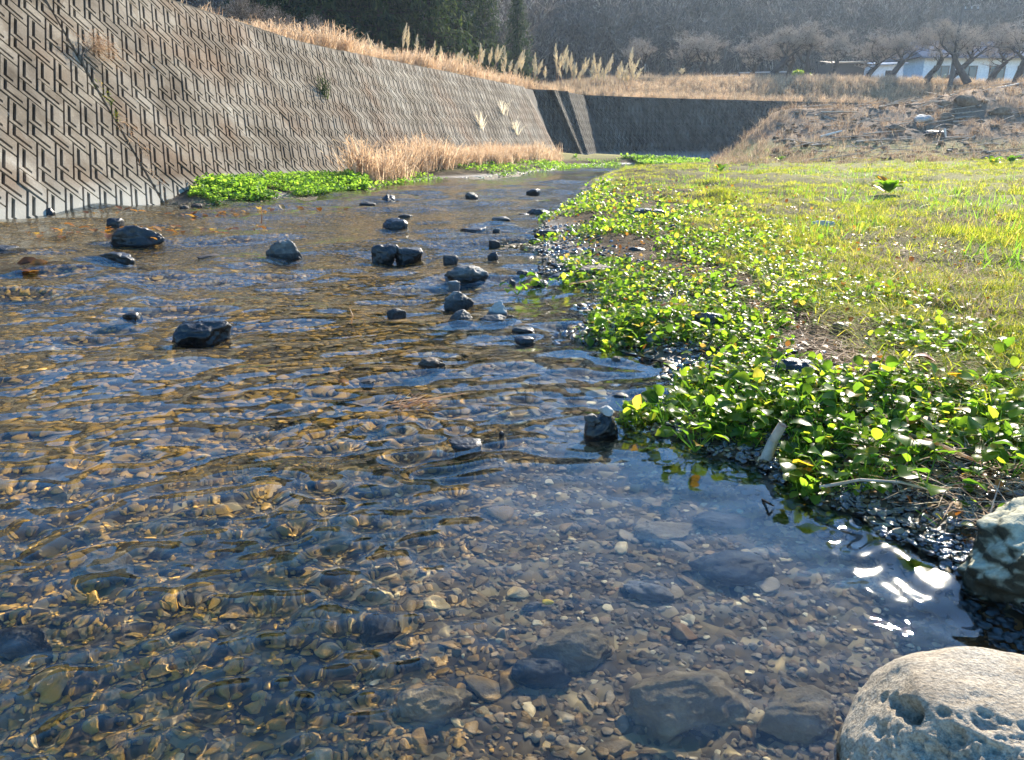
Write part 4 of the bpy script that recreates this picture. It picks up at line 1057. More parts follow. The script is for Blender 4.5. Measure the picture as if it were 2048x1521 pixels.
# ---- dry brush tufts
def ribbon(A, B, w0, w1, rs):
    A = np.array(A, float); B = np.array(B, float); n = len(A); az = rs.uniform(0, 6.283, n); sd = np.column_stack([np.cos(az), np.sin(az), np.zeros(n)])
    w0 = np.asarray(w0)[:, None]; w1 = np.asarray(w1)[:, None]
    return np.stack([A - sd * w0, A + sd * w0, B + sd * w1, B - sd * w1], 1).reshape(-1, 3), [np.arange(n * 4).reshape(n, 4)]
def brush_tpl(seed, n=38, spread=.45, w=.011):
    rr = np.random.default_rng(seed); A, B, ra, rb = [], [], [], []
    for i in range(n):
        az = rr.uniform(0, 6.283); ln = abs(rr.normal(0, spread)); h = rr.uniform(.45, 1.0)
        base = np.array([rr.normal(0, .15), rr.normal(0, .15), 0]); tip = base + np.array([math.cos(az) * ln * h, math.sin(az) * ln * h, h * (1 - .25 * ln)])
        mid = (base + tip) / 2 + np.array([0, 0, .10])
        A += [base, mid]; B += [mid, tip]; ra += [w, w * .8]; rb += [w * .8, w * .3]
        for k in range(3):
            f = rr.uniform(.35, 1.0); q = base + (tip - base) * f + np.array([0, 0, .08 * math.sin(3.14 * f)]); d = rr.normal(0, 1, 3) * np.array([1, 1, .5]); d[2] = abs(d[2]); d /= np.linalg.norm(d)
            A.append(q); B.append(q + d * rr.uniform(.05, .2)); ra.append(w * .8); rb.append(w * .5)
    return ribbon(A, B, ra, rb, rr)
BR = [brush_tpl(s) for s in range(4)]
def brush(name, P, z, h, mat, r, tp=BR, wide=1.0):
    h = np.asarray(h) + np.zeros(len(P)); return gn_scatter(name, tp, np.column_stack([P, z]), eul(len(P), r), np.column_stack([h * wide, h * wide, h]), mat, seed=len(P))
# darker green tufts and clumps in the grass
P = sample_fan(900, 5, 30, R(8), R(42), r); P = P[(sdist(P, LEAFB) > .4) & (clumps(P, .8, 91) > .1)]
gn_scatter('green_clumps', [tuft_tpl(70 + q, 16, .05, .8, .5) for q in range(3)], np.column_stack([P, terrain(P)]), eul(len(P), r, .1, .1), .10 + .16 * r.random(len(P)), MATS['cress_bright'])
P = sample_fan(2600, 4, 30, R(8), R(42), r); P = P[(sdist(P, LEAFB) > .2) & (clumps(P, .8, 93) < -.45)]
brush('thatch', P, terrain(P) - .04, .05 + .07 * r.random(len(P)), MATS['greystraw'], r, wide=2.6)
# at the wall's foot, right part: the brush climbs to mid wall
P = region_pts([(700, 374), (760, 373), (860, 356), (1000, 346), (1120, 333), (1105, 331), (960, 340), (800, 357)], 2600, r)
P = P[(wall_off(P) < .25)][:760]
h = .35 + .65 * r.random(len(P)) ** 1.5
brush('dry_brush', P, np.maximum(terrain(P), 0) - .03, h * (.7 + .75 * sstep(-.5, .5, clumps(P, .45, 81))), MATS['straw'], r)
# golden strip along the top of the long wall
def strip_pts(s0, s1, w0, w1, n, r):
    s = r.uniform(s0, s1, n); w = r.uniform(w0, w1, n)
    T = np.array([top_T(x) for x in s]); q = WALL_A[None] + WD[None] * s[:, None] + u1[None] * T[:, None] + WN_[None] * w[:, None]
    return q[:, :2]
P = strip_pts(4, W1LEN + 3, .25, 3.2, 1250, r); zf = upper_z(P)
s_along = (P - WALL_A[:2]) @ WD[:2]
brush('golden_grass', P, np.maximum(zf, HW - .1), (.22 + .55 * r.random(len(P)) ** 1.6) * (1 + .45 * clumps(P, .6, 82)), MATS['straw'], r, wide=1.15)
P = strip_pts(4, W1LEN + 4, 3.2, 11, 900, r); brush('golden_grass', P, upper_z(P), .5 + .4 * r.random(len(P)), MATS['straw'], r, wide=1.2)
# grass field behind the second wall
P = np.column_stack([r.uniform(0, 56, 16000), r.uniform(38, 72, 16000)])
line2 = np.array([w[:2] for w in wtop2]); P = P[(-sdist(P, line2) > .25) & (P[:, 0] / P[:, 1] < .8)][:5200]
def field_z(P):
    b_ = sstep(.1, 3.5, -sdist(P, line2)); return HW * (1 - b_) + upper_z(P) * b_
brush('dry_field_grass', P, field_z(P) - .05, (.35 + .4 * r.random(len(P))), MATS['greystraw'], r, wide=1.1, tp=[brush_tpl(20 + s, 16) for s in range(3)])
P = np.column_stack([r.uniform(0, 62, 14000), r.uniform(38, 74, 14000)]); P = P[(-sdist(P, line2) > .02) & (-sdist(P, line2) < 7)][:3000]
brush('golden_grass', P, field_z(P) - .05, (.3 + .35 * r.random(len(P))), MATS['straw'], r, wide=1.2, tp=[brush_tpl(30 + s, 20) for s in range(3)])

# ---- mound: brush, sticks, stones
P = np.column_stack([r.uniform(6.5, 36, 9000), r.uniform(25, 56, 9000)]); P = P[(P[:, 0] / P[:, 1] > .255) & (P[:, 0] / P[:, 1] < .75) & (sdist(P, line2) > .3)]
e_ = (P[:, 1] - 25) / 20
P = P[:6500]
brush('mound_brush', P, terrain(P) - .03, .12 + .34 * r.random(len(P)) ** 2, MATS['scrub'], r, tp=[brush_tpl(40 + s, 14) for s in range(3)], wide=1.3)
P = P[(P[:, 0] / P[:, 1] < .42)][:420] + .3
brush('mound_brush', P, terrain(P) - .03, .2 + .3 * r.random(len(P)), MATS['greystraw'], r, tp=[brush_tpl(50 + s, 14) for s in range(3)], wide=1.2)
P = np.column_stack([r.uniform(8, 34, 9000), r.uniform(26, 48, 9000)]); P = P[(P[:, 0] / P[:, 1] > .33) & (P[:, 0] / P[:, 1] < .75)][:3600]; n = len(P)
s = .03 + .15 * r.random(n) ** 6; tv, tf = pebble_t(1, 140)
gn_scatter('mound_rubble', [(tv, [tf])], np.column_stack([P, terrain(P) + s * .1]), eul(n, r, .2, .2), np.column_stack([s * 1.4, s, s * .6]), MATS['mound_stone'])
P = P[:900]; n = len(P); a = np.column_stack([P + .4, terrain(P + .4) + .05]); az = r.normal(.5, .8, n); ln = r.uniform(.4, 1.6, n)
b = a + np.column_stack([np.cos(az) * ln, np.sin(az) * ln * .6, r.normal(.06, .12, n)])
tag(add_mesh('mound_sticks', tubes(a, b, np.where(r.random(n) < .3, r.uniform(.02, .05, n), r.uniform(.008, .02, n)), r.uniform(.005, .02, n), 4), MATS['driftwood']), kind='stuff')
for i, (px, py, w, h, mt, lb) in enumerate(((1930, 213, 46, 22, 'mound_stone', 'dark brown boulder on the crest of the mound'), (1888, 216, 26, 12, 'mound_stone', 'smaller brown boulder left of the crest boulder'), (1842, 246, 40, 16, 'pale_rock', 'pale rounded stone half way up the mound'), (1890, 242, 34, 14, 'mound_stone', 'brownish boulder right of the pale mound stone'), (1870, 272, 44, 12, 'dark_wet_rock', 'dark flat rock low on the mound'), (1790, 262, 34, 12, 'mound_stone', 'brownish stone on the lower left of the mound'), (2000, 228, 50, 14, 'mound_stone', 'brownish boulder at the upper right of the mound'))):
    for dd in np.linspace(24, 50, 200):
        q = D(px, py, dd)
        if q[2] < ground_z(q[0], q[1]): break
    w2 = w / FPX * dd / 2
    o = link('mound_boulder', rock_mesh('mound_boulder', (w2, w2 * .7, h / FPX * dd * .6), 740 + i, 3, .6, MATS[mt])); o.location = (q[0], q[1], q[2] + h / FPX * dd * .35); tag(o, lb, 'rock', 'boulders on the mound')
for i, (x0, y0, x1, y1, lb) in enumerate(((1640, 274, 1684, 262, 'pale plank-like stick on the lower mound'), (1889, 258, 1890, 284, 'short pale upright stick on the mound'), (1985, 210, 2048, 190, 'long bleached branch at the top right of the mound'))):
    dd = 30 if i < 2 else 37
    a, b = D(x0, y0, dd), D(x1, y1, dd); ga, gb = ground_z(a[0], a[1]), ground_z(b[0], b[1])
    a[2] = max(a[2], ga + .03); b[2] = max(b[2], gb + .05)
    o = add_mesh('bleached_stick', tubes([a], [b], [.05], [.03], 6), MATS['pipe']); tag(o, lb, 'stick')

# ================================================================== trees
def grow(seed, height=4.4, lean=(0, 0), trunk_r=.14, levels=5, nbranch=3, spread=.75, up=.25, twig=.006, wander=.35, start=.28, shape=1.0, extra=0):
    """returns list of (p0,p1,r0,r1,level)"""
    rr = random.Random(seed); S = []
    def branch(p, d, L, rad, lev):
        n = 4 if lev < 2 else (3 if lev < levels - 1 else 2)
        q = Vector(p); dd = Vector(d); pts = [q.copy()]
        for i in range(n):
            dd = (dd + Vector((rr.gauss(0, wander), rr.gauss(0, wander), rr.gauss(0, wander * .7) + up * .25)) * (.55 if lev else .35)).normalized()
            q = q + dd * (L / n); r1 = rad * (1 - .45 * (i + 1) / n)
            S.append((tuple(pts[-1]), tuple(q), rad * (1 - .45 * i / n), r1, lev)); pts.append(q.copy())
            if lev < levels:
                k = nbranch if (i == n - 1) else (1 if lev == 0 and i >= 2 or (lev > 0 and rr.random() < .75) else 0)
                if lev >= 3: k = max(k, 1)
                for _ in range(k):
                    ax = Vector((rr.gauss(0, 1), rr.gauss(0, 1), rr.gauss(0, .6) + up)).normalized()
                    nd_ = (dd * (1 - spread) + ax * spread).normalized()
                    branch(q, nd_, L * rr.uniform(.55, .8) * (shape if lev == 0 else 1), max(r1 * rr.uniform(.5, .72), twig), lev + 1)
    d0 = Vector((lean[0], lean[1], 1)).normalized()
    branch((0, 0, -.1), d0, height * start * 1.35, trunk_r, 0)
    return S
def tree_arrays(S, lo, hi, k):
    s = [x for x in S if lo <= x[4] <= hi]
    return tubes([x[0] for x in s], [x[1] for x in s], [x[2] for x in s], [x[3] for x in s], k)
orch = []
for sd, ln in ((3, (.25, 0)), (8, (.5, .1)), (15, (-.15, .1)), (22, (.1, 0)), (31, (.65, 0)), (44, (-.4, .1))):
    S = grow(sd, 4.6, ln, .27, 6, 2, .66, .50, .012, .40, .42, shape=.72)
    zt = max(x[1][2] for x in S)
    tm_ = mesh_np('trunk', *tree_arrays(S, 0, 1, 7)); bm2 = mesh_np('branches', *tree_arrays(S, 2, 4, 4)); wm2 = mesh_np('crown', *tree_arrays(S, 5, 6, 3))
    for me, mt in ((tm_, 'bark'), (bm2, 'bark'), (wm2, 'orchard_twig')): me.materials.append(MATS[mt])
    orch.append((tm_, bm2, wm2, zt)); 
print('orchard tree segs', [len(o[2].polygons) for o in orch])
# px of trunk foot, forward distance, photo y of crown top, mesh, label
OT = [(1290, 63, 70, 2, 'bare orchard tree farthest left behind the tall pampas plumes'), (1345, 60, 55, 0, 'bare orchard tree second from the left, low and twiggy'), (1395, 62, 62, 3, 'bare orchard tree left of the hooked branch'), (1437, 59, 60, 5, 'bare orchard tree whose bare branch hooks over like a cane'),
 (1490, 60, 52, 1, 'bare orchard tree leaning right beside the thick dark trunk'), (1522, 57, 28, 4, 'tallest dark-trunked orchard tree, leaning right with a high fork'), (1570, 61, 60, 3, 'bare orchard tree between the tallest one and the green bush'), (1617, 58, 45, 2, 'orchard tree with a bowed trunk right of the green bush'),
 (1655, 57, 40, 1, 'orchard tree with a thick slanting trunk before the orange roof edge'), (1725, 60, 50, 0, 'bare orchard tree left of the slanting pale roof edge'), (1760, 58, 42, 4, 'orchard tree leaning far right before the small grey shed'), (1848, 56, 30, 1, 'orchard tree with ivy-dark fork at the left end of the white house'),
 (1880, 58, 38, 4, 'slender slanting orchard tree left of the utility pole'), (1935, 55, 25, 5, 'thick forked orchard tree right beside the utility pole'), (1975, 59, 40, 0, 'orchard tree right of the utility pole, before the house wall'), (2030, 56, 30, 3, 'orchard tree at the right edge before the white house'), (2110, 58, 30, 2, 'orchard tree just beyond the right edge')]
for i, (px, dist, ytop, k, lb) in enumerate(OT):
    dist += 4; q = D(px, 170, dist); zg = up_z(q[0], q[1]); zt = D(px, ytop, dist)[2]
    root = empty('orchard_tree', (q[0], q[1], zg - .05)); tag(root, lb, 'tree', 'bare orchard trees behind the field')
    s = (zt - zg) / orch[k][3]
    root.rotation_euler = (0, 0, random.uniform(-.3, .3)); root.scale = (s * 1.35, s * 1.35, s)
    for nm, me in (('trunk', orch[k][0]), ('branches', orch[k][1]), ('crown', orch[k][2])):
        link(nm, me, None, root)

# bare woodland on the hill: one far mass
WS = [grow(s, 9, (random.uniform(-.1, .1), 0), .2, 4, 3, .55, .5, .038, .3, .32) for s in (101, 102, 103, 104)]
WT = [tree_arrays(S, 0, 4, 3) for S in WS]
WH = [max(x[1][2] for x in S) for S in WS]
print('wood tris', [len(w[1][0]) * 2 for w in WT])
r = np.random.default_rng(77)
def hill_pts(n, x0, x1, y0, y1):
    P = np.column_stack([r.uniform(x0, x1, n), r.uniform(y0, y1, n)]); return P
P = np.vstack([hill_pts(420, -35, 75, 66, 105), hill_pts(1100, -60, 125, 95, 190), hill_pts(500, -90, 190, 170, 270)])
off = wall_off(P); P = P[((off > 14) | (P[:, 1] > 84)) & ~((P[:, 0] > 8) & (P[:, 1] < 84))]
gn_scatter('bare_woodland', [(V_ / h_, F_) for (V_, F_), h_ in zip(WT, WH)], np.column_stack([P, upper_z(P) - .2]), eul(len(P), r, .06, .06), r.uniform(6.5, 10.5, len(P)) + P[:, 1] * .012, MATS['bare_twig'])
# undergrowth / brush mass between the trunks
P = hill_pts(2600, -40, 130, 68, 170); P = P[((wall_off(P) > 12) | (P[:, 1] > 80)) & ~((P[:, 0] > 14) & (P[:, 1] < 80))]
brush('hill_undergrowth', P, upper_z(P) - .1, r.uniform(1.5, 3.8, len(P)), MATS['bare_twig'], r, tp=[brush_tpl(60 + s, 16) for s in range(3)], wide=1.3)

# conifers behind the long wall
def conifer(seed, h, rad):
    rr = np.random.default_rng(seed); A, B, ra, rb = [], [], [], []
    pos, rots, scl = [], [], []
    nb = 110
    for i in range(nb):
        f = (i + .5) / nb; z = h * (.06 + .92 * f); L = rad * (1 - f) ** .8 * rr.uniform(.65, 1.1) + .15
        az = i * 2.4 + rr.normal(0, .3); dr = np.array([math.cos(az), math.sin(az), -.12 + .45 * f])
        A.append((0, 0, z)); B.append(tuple(np.array([0, 0, z]) + dr * L)); ra.append(.035 * (1 - f) + .012); rb.append(.006)
        nn_ = int(16 + 70 * L / rad)
        for q in range(nn_):
            t_ = rr.uniform(.15, 1.05); c = np.array([0, 0, z]) + dr * L * t_ + rr.normal(0, .10 * rad * .35 + .06, 3)
            pos.append(c); rots.append((az + rr.normal(0, .8), rr.normal(-.5, .6))); scl.append(rr.uniform(.16, .40))
    tv = np.array([(-.06, 0, 0), (.06, 0, 0), (-.16, .5, -.05), (.16, .5, -.05), (0, 1, -.22), (-.02, .5, .05)]); tf = [np.array([(0, 5, 2), (0, 1, 5), (1, 3, 5), (2, 5, 4), (5, 3, 4)])]
    rots = np.array(rots)
    V = scatter(tv, tf, np.array(pos), rotz(rots[:, 0] - 1.57) @ rotx(rots[:, 1]), np.array(scl))
    return V, tubes(A, B, ra, rb, 3), tubes([(0, 0, -.3)], [(0, 0, h)], [h * .018 + .05], [.02], 8)
cm = []
for sd in (1, 2, 3):
    a, b, c = conifer(sd, 10, 2.3)
    m1 = mesh_np('crown', *a); m1.materials.append(MATS['conifer']); m2 = mesh_np('branches', *b); m2.materials.append(MATS['bark']); m3 = mesh_np('trunk', *c); m3.materials.append(MATS['bark']); cm.append((m1, m2, m3))
CT = [(525, 40, 9, 'dark conifer farthest left above the long wall'), (600, 44, 12, 'dark conifer second from the left behind the golden grass'), (655, 40, 12, 'dense dark conifer above the left end of the plumes'), (712, 46, 14, 'tall dark conifer, fourth from the left'), (762, 42, 12, 'dark blue-green conifer in the middle of the conifer row'),
      (812, 47, 13, 'broad conifer with sunlit yellow-green sprays'), (862, 43, 10, 'olive-tinged conifer right of the broad one'), (915, 48, 9.5, 'loose conifer next to last on the right of the row'), (968, 50, 7.5, 'smaller grey-green conifer before the bare hillside'), (1035, 54, 6.5, 'smallest conifer at the right end of the row')]
for i, (px, dist, h, lb) in enumerate(CT):
    q = D(px, 100, dist); root = empty('conifer_tree', (q[0], q[1], up_z(q[0], q[1]))); tag(root, lb, 'tree', 'conifers behind the long wall')
    root.scale = (h / 10 * 1.05,) * 2 + (h / 10,); root.rotation_euler = (0, 0, i * 1.3)
    for nm, me in zip(('crown', 'branches', 'trunk'), cm[i % 3]): link(nm, me, None, root)
hp = np.column_stack([r.uniform(-34, 75, 60), r.uniform(76, 190, 60)]); hp[:, 1] += np.where((hp[:, 0] > 10) & (hp[:, 1] < 95), 30, 0)
def conif_one(sd):
    a_, b_, c_ = conifer(sd, 10, 2.3); V_, F_ = a_; return (V_ / 10, F_)
gn_scatter('hillside_conifers', [conif_one(7), conif_one(8)], np.column_stack([hp, upper_z(hp) - .3]), eul(len(hp), r, .03, .03), r.uniform(7, 13, len(hp)), MATS['conifer'])
# bare twiggy shrubs in front of the conifers, upper left
sh_v = grow(205, 3, (.1, 0), .05, 5, 3, .65, .45, .006, .35, .3)
shm = mesh_np('twigs', *tree_arrays(sh_v, 0, 5, 3)); shm.materials.append(MATS['bare_twig']); shz = max(x[1][2] for x in sh_v)
for i, (px, dist, yt, lb) in enumerate(((500, 27, -20, 'bare twiggy shrub farthest left above the golden strip'), (560, 31, 2, 'bare grey shrub above the golden strip, second from left'), (640, 34, 20, 'bare shrub before the dark conifers'))):
    q = D(px, 80, dist); zg = up_z(q[0], q[1]); zt = D(px, yt, dist)[2]; root = empty('bare_shrub', (q[0], q[1], zg)); tag(root, lb, 'shrub', 'bare shrubs above the long wall')
    s = max(zt - zg, 1.5) / shz; root.scale = (s, s, s); link('twigs', shm, None, root)

# ---- pampas plumes
def plume_mesh(seed):
    rr = np.random.default_rng(seed); A, B, ra, rb = [], [], [], []
    for i in range(46):
        f = i / 46; z = .62 + .38 * f; az = rr.uniform(0, 6.283); L = .055 * math.sin(3.14 * min(f + .12, 1)) + .012
        p = np.array([.03 * f * f, 0, z]); A.append(p); B.append(p + np.array([math.cos(az) * L, math.sin(az) * L, .075])); ra.append(.010); rb.append(.004)
    v1 = tubes(A, B, ra, rb, 3); return v1
pm = [mesh_np('plume', *plume_mesh(s)) for s in range(3)]
for me in pm: me.materials.append(MATS['plume'])
stm = mesh_np('stem', *tubes([(0, 0, 0)], [(.0, 0, .68)], [.008], [.005], 4)); stm.materials.append(MATS['straw'])
PG = [(772, 33, 62, 118, 2, 'pair of tall pampas plumes standing alone left of the dark conifers'), (800, 33.5, 55, 125, 5, 'dense pampas clump with the highest plumes of the left group'), (700, 30, 72, 105, 4, 'pampas clump at the left start of the plumes'), (745, 32, 75, 115, 4, 'small pampas clump between the left start and the alone pair'), (850, 35, 90, 132, 6, 'fluffy pale pampas clump above the dark gap in the grass'), (900, 36, 74, 130, 2, 'narrow brown pampas clump with one tall plume'), (930, 38, 98, 140, 5, 'pampas clump right of the narrow brown one'),
      (985, 40, 92, 142, 5, 'pampas clump in the middle of the bright plume row'), (1040, 42, 95, 142, 7, 'wide pampas clump, first of the long bright row'), (1090, 43, 98, 146, 7, 'wide pampas clump, second of the long bright row'), (1125, 44, 100, 146, 5, 'pampas clump left of the solid pale bundle'), (1155, 45, 114, 150, 6, 'low pampas clump beside the solid pale bundle'), (1192, 45, 113, 155, 9, 'solid pale bundle of pampas plumes'), (1246, 46, 102, 155, 9, 'isolated pampas clump at the right end of the row'), (1262, 47, 118, 158, 4, 'low pampas stems right behind the isolated clump'), (1362, 54, 132, 160, 3, 'small pale pampas clump under the orchard trees'), (1862, 52, 160, 185, 2, 'short pampas tuft before the white house')]
for i, (px, dist, yt, yb, n, lb) in enumerate(PG):
    dist += 3 if dist > 41 else 0
    q = D(px, yb, dist); zg = up_z(q[0], q[1]); zt = D(px, yt, dist)[2]; H_ = max(zt - zg, 1.0)
    root = empty('pampas_grass', (q[0], q[1], zg)); tag(root, lb, 'pampas grass', 'pampas grass along the top of the bank')
    for k in range(n):
        x_, y_ = random.gauss(0, .25 + .03 * n), random.gauss(0, .3); hh = H_ * random.uniform(.6, 1.05); rx, ry = random.gauss(0, .13), random.gauss(.05, .2)
        o = link('stem', stm, None, root); o.location = (x_, y_, 0); o.scale = (1, 1, hh); o.rotation_euler = (rx, ry, 0)
        w = dist / 38
        o = link('plume', pm[k % 3], None, root); o.location = (x_, y_, 0); o.scale = (1.05 * w * 1.6, 1.05 * w * 1.6, hh); o.rotation_euler = (rx, ry, 0)

# ================================================================== path edge, houses, pole
a = D(1262, 158, 57.0); b = D(1795, 169, 61.0); 
for nm in ('kerb_wall',):
    dv = (b - a); Lk = np.linalg.norm(dv[:2]); zt = 5.12
    V, F = [], []
    n_ = np.array([-dv[1], dv[0]]) / Lk
    root = empty('path_wall', (a[0], a[1], 0)); tag(root, 'low concrete path wall with a pale top edge across the dry field', 'wall')
    def bx(x0, x1, y0, y1, z0, z1):
        c = [(x, y, z) for z in (z0, z1) for x, y in ((x0, y0), (x1, y0), (x1, y1), (x0, y1))]
        f = [(0, 3, 2, 1), (4, 5, 6, 7), (0, 1, 5, 4), (1, 2, 6, 5), (2, 3, 7, 6), (3, 0, 4, 7)]; return c, f
    ang = math.atan2(dv[1], dv[0])
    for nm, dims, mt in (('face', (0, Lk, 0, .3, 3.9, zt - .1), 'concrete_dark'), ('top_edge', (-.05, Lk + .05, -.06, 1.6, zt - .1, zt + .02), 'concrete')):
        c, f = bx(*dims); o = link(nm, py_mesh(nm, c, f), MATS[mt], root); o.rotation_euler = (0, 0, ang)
def box_obj(name, dims, mat, parent, smooth=False):
    c, f = bx(*dims); return link(name, py_mesh(name, c, f), MATS[mat], parent)
# the long white house
hx0 = D(1845, 150, 76)[0]; root = empty('house', (hx0, 76, 4.98)); tag(root, 'long low white-walled house with a grey roof behind the orchard at the right', 'house')
box_obj('wall', (0, 19, 0, 6, 0, 3.35), 'plaster', root); box_obj('base', (-.02, 19.02, -.06, -.003, 0, .9), 'timber', root)
rf = link('roof', py_mesh('roof', [(-.8, -1, 3.3), (19.8, -1, 3.3), (19.8, 3, 5.0), (-.8, 3, 5.0), (-.8, 7, 3.3), (19.8, 7, 3.3), (-.8, -1, 3.15), (19.8, -1, 3.15)], [(0, 1, 2, 3), (3, 2, 5, 4), (6, 7, 1, 0), (0, 3, 4), (1, 5, 2)]), MATS['roof_metal'], root)
for k in range(7):
    w = box_obj('window', (1.0 + 2.6 * k, 2.3 + 2.6 * k, -.08, -.004, 1.3, 2.5), 'window_glass', root)
    c, f = [], []
    for dims in ((.93 + 2.6 * k, 1.0 + 2.6 * k, -.12, -.01, 1.23, 2.57), (2.3 + 2.6 * k, 2.37 + 2.6 * k, -.12, -.01, 1.23, 2.57), (1.0 + 2.6 * k, 2.3 + 2.6 * k, -.12, -.01, 2.5, 2.57), (1.0 + 2.6 * k, 2.3 + 2.6 * k, -.12, -.01, 1.23, 1.3), (1.62 + 2.6 * k, 1.68 + 2.6 * k, -.12, -.082, 1.3, 2.5)):
        cc, f2 = bx(*dims); f += [tuple(i + len(c) for i in q) for q in f2]; c += cc
    link('frame', py_mesh('frame', c, f), MATS['timber'], w)
def shed(px0, px1, dist, h, roofmat, wallmat, label, name='shed', slope=.5):
    x0 = D(px0, 150, dist)[0]; x1 = D(px1, 150, dist)[0]; w = x1 - x0
    root = empty(name, (x0, dist, 4.98)); tag(root, label, name)
    box_obj('wall', (0, w, 0, 3, 0, h), wallmat, root)
    link('roof', py_mesh('roof', [(-.2, -.4, h + .02), (w + .2, -.4, h + .02 + slope * .3), (w + .2, 3.3, h + slope), (-.2, 3.3, h + slope), (-.2, -.4, h - .08), (w + .2, -.4, h - .08 + slope * .3)], [(0, 1, 2, 3), (4, 5, 1, 0)]), MATS[roofmat], root)
    box_obj('door', (w * .4, w * .4 + .9, -.05, -.004, 0, min(1.9, h * .8)), 'timber', root)
    return root
shed(1747, 1805, 72, 2.3, 'white_sheet', 'plaster', 'small grey-white shed left of the long house')
shed(1660, 1735, 74, 2.6, 'rust_sheet', 'timber', 'brown shed with an orange sunlit roof edge behind the slanting tree')
shed(1480, 1585, 70, 1.5, 'white_sheet', 'roof_metal', 'low dark shed with a white roof sheet between the orchard trunks', slope=.3)
shed(1400, 1470, 70, 1.2, 'white_sheet', 'timber', 'low shed with a pale roof left of the tallest orchard tree', slope=.3)
# round green bush
q = D(1600, 152, 65); pb = np.random.default_rng(9); n = 2600
dirs = pb.normal(size=(n, 3)); dirs /= np.linalg.norm(dirs, axis=1, keepdims=True); pp = dirs * (pb.uniform(.55, 1, n) ** .4)[:, None] * np.array([.85, .8, .62]) * (1 + .18 * vnoise(dirs[:, 0] * 2, dirs[:, 1] * 2, dirs[:, 2] * 2 + .01, seed=9))[:, None]
root = empty('green_bush', (q[0], q[1], up_z(q[0], q[1]))); tag(root, 'round dark green bush between the orchard trunks', 'bush')
add_mesh('foliage', scatter(LEAF[0], LEAF[1], pp + np.array([0, 0, .55]), tilt_rot(n, pb, tilt=pb.normal(.3, .7, n)), np.full(n, .13)), MATS['cress'], root)
add_mesh('stem', tubes([(0, 0, -.1)], [(0, 0, .5)], [.06], [.03], 6), MATS['bark'], root)
# utility pole
pt = D(1926, 14, 60); zg = up_z(pt[0], pt[1]); root = empty('utility_pole', (pt[0], pt[1], zg)); tag(root, 'tall grey utility pole with a crossarm among the orchard trees', 'utility pole')
Hp = pt[2] - zg
add_mesh('pole', tubes([(0, 0, -.3)], [(0, 0, Hp)], [.17], [.11], 12), MATS['pole_concrete'], root)
box_obj('crossarm', (-.1, 1.1, -.2, -.12, Hp - .25, Hp - .15), 'pole_concrete', root)
for x in (.1, .55, 1.0): add_mesh('insulator', tubes([(x, -.16, Hp - .15)], [(x, -.16, Hp)], [.04], [.03], 6), MATS['white_sheet'], root)
def cable(a, b, sag, label):
    a, b = np.array(a), np.array(b); ts = np.linspace(0, 1, 17); pts = [a + (b - a) * t_ + np.array([0, 0, -sag * 4 * t_ * (1 - t_)]) for t_ in ts]
    o = add_mesh('power_line', tubes(pts[:-1], pts[1:], [.012] * 16, [.012] * 16, 4), MATS['cable']); tag(o, label, 'cable')
top_ = np.array([pt[0], pt[1] - .16, pt[2] + .0])
cable(top_ + [1.0, 0, 0], top_ + [18, -6, 1.3], .3, 'upper power line rising right from the top of the pole')
cable(top_ + [.1, 0, -.0], top_ + [-30, 9, 4.5], .8, 'power line running left and upward from the pole')
cable(top_ + [0, 0.05, -2.6], top_ + [16, -5, -2.3], .3, 'lower cable running right from the pole')

# ================================================================== things on the long wall
def onwall(s, t, k=.08): return WALL_A + WD * s + u1 * t + n1 * k
def pix_on_wall(px, py):
    r0 = ray(px, py); o_ = np.array([0, 0, 1.]); tt = ((WALL_A - o_) @ n1) / (r0 @ n1); Pq = o_ + r0 * tt - WALL_A; return Pq @ WD, Pq @ u1
# dry shrub rooted in the joint
s0_, t0_ = pix_on_wall(166, 145); root = empty('dry_shrub', tuple(onwall(s0_, t0_, .05))); tag(root, 'dry tan shrub growing out of the joint in the upper left of the long wall', 'shrub')
A_, B_, ra, rb = [], [], [], []
cur = np.zeros(3); tr = []
for dv in ((.0, .03, .07), (.01, .03, .08), (.03, .03, .08), (.07, .03, .06), (.09, .02, .02)):
    nx = cur + WD * dv[0] + n1 * dv[1] + u1 * dv[2]; tr.append((cur.copy(), nx.copy())); cur = nx
add_mesh('stem', tubes([a for a, b in tr], [b for a, b in tr], [.022, .02, .017, .014, .011], [.02, .017, .014, .011, .007], 6), MATS['brown_rock'], root)
rr = np.random.default_rng(12)
for i in range(150):
    c = cur + WD * rr.normal(.17, .13) + u1 * rr.normal(.07, .13) + n1 * rr.normal(.08, .05)
    for k in range(4):
        e = c + WD * rr.normal(.02, .05) + u1 * rr.normal(.0, .05) + n1 * rr.normal(0, .02); A_.append(c); B_.append(e); ra.append(.003); rb.append(.0015); c = e
    if i % 6 == 0: A_.append(cur); B_.append(c); ra.append(.005); rb.append(.002)
add_mesh('twigs', tubes(A_, B_, ra, rb, 3), MATS['straw'], root)
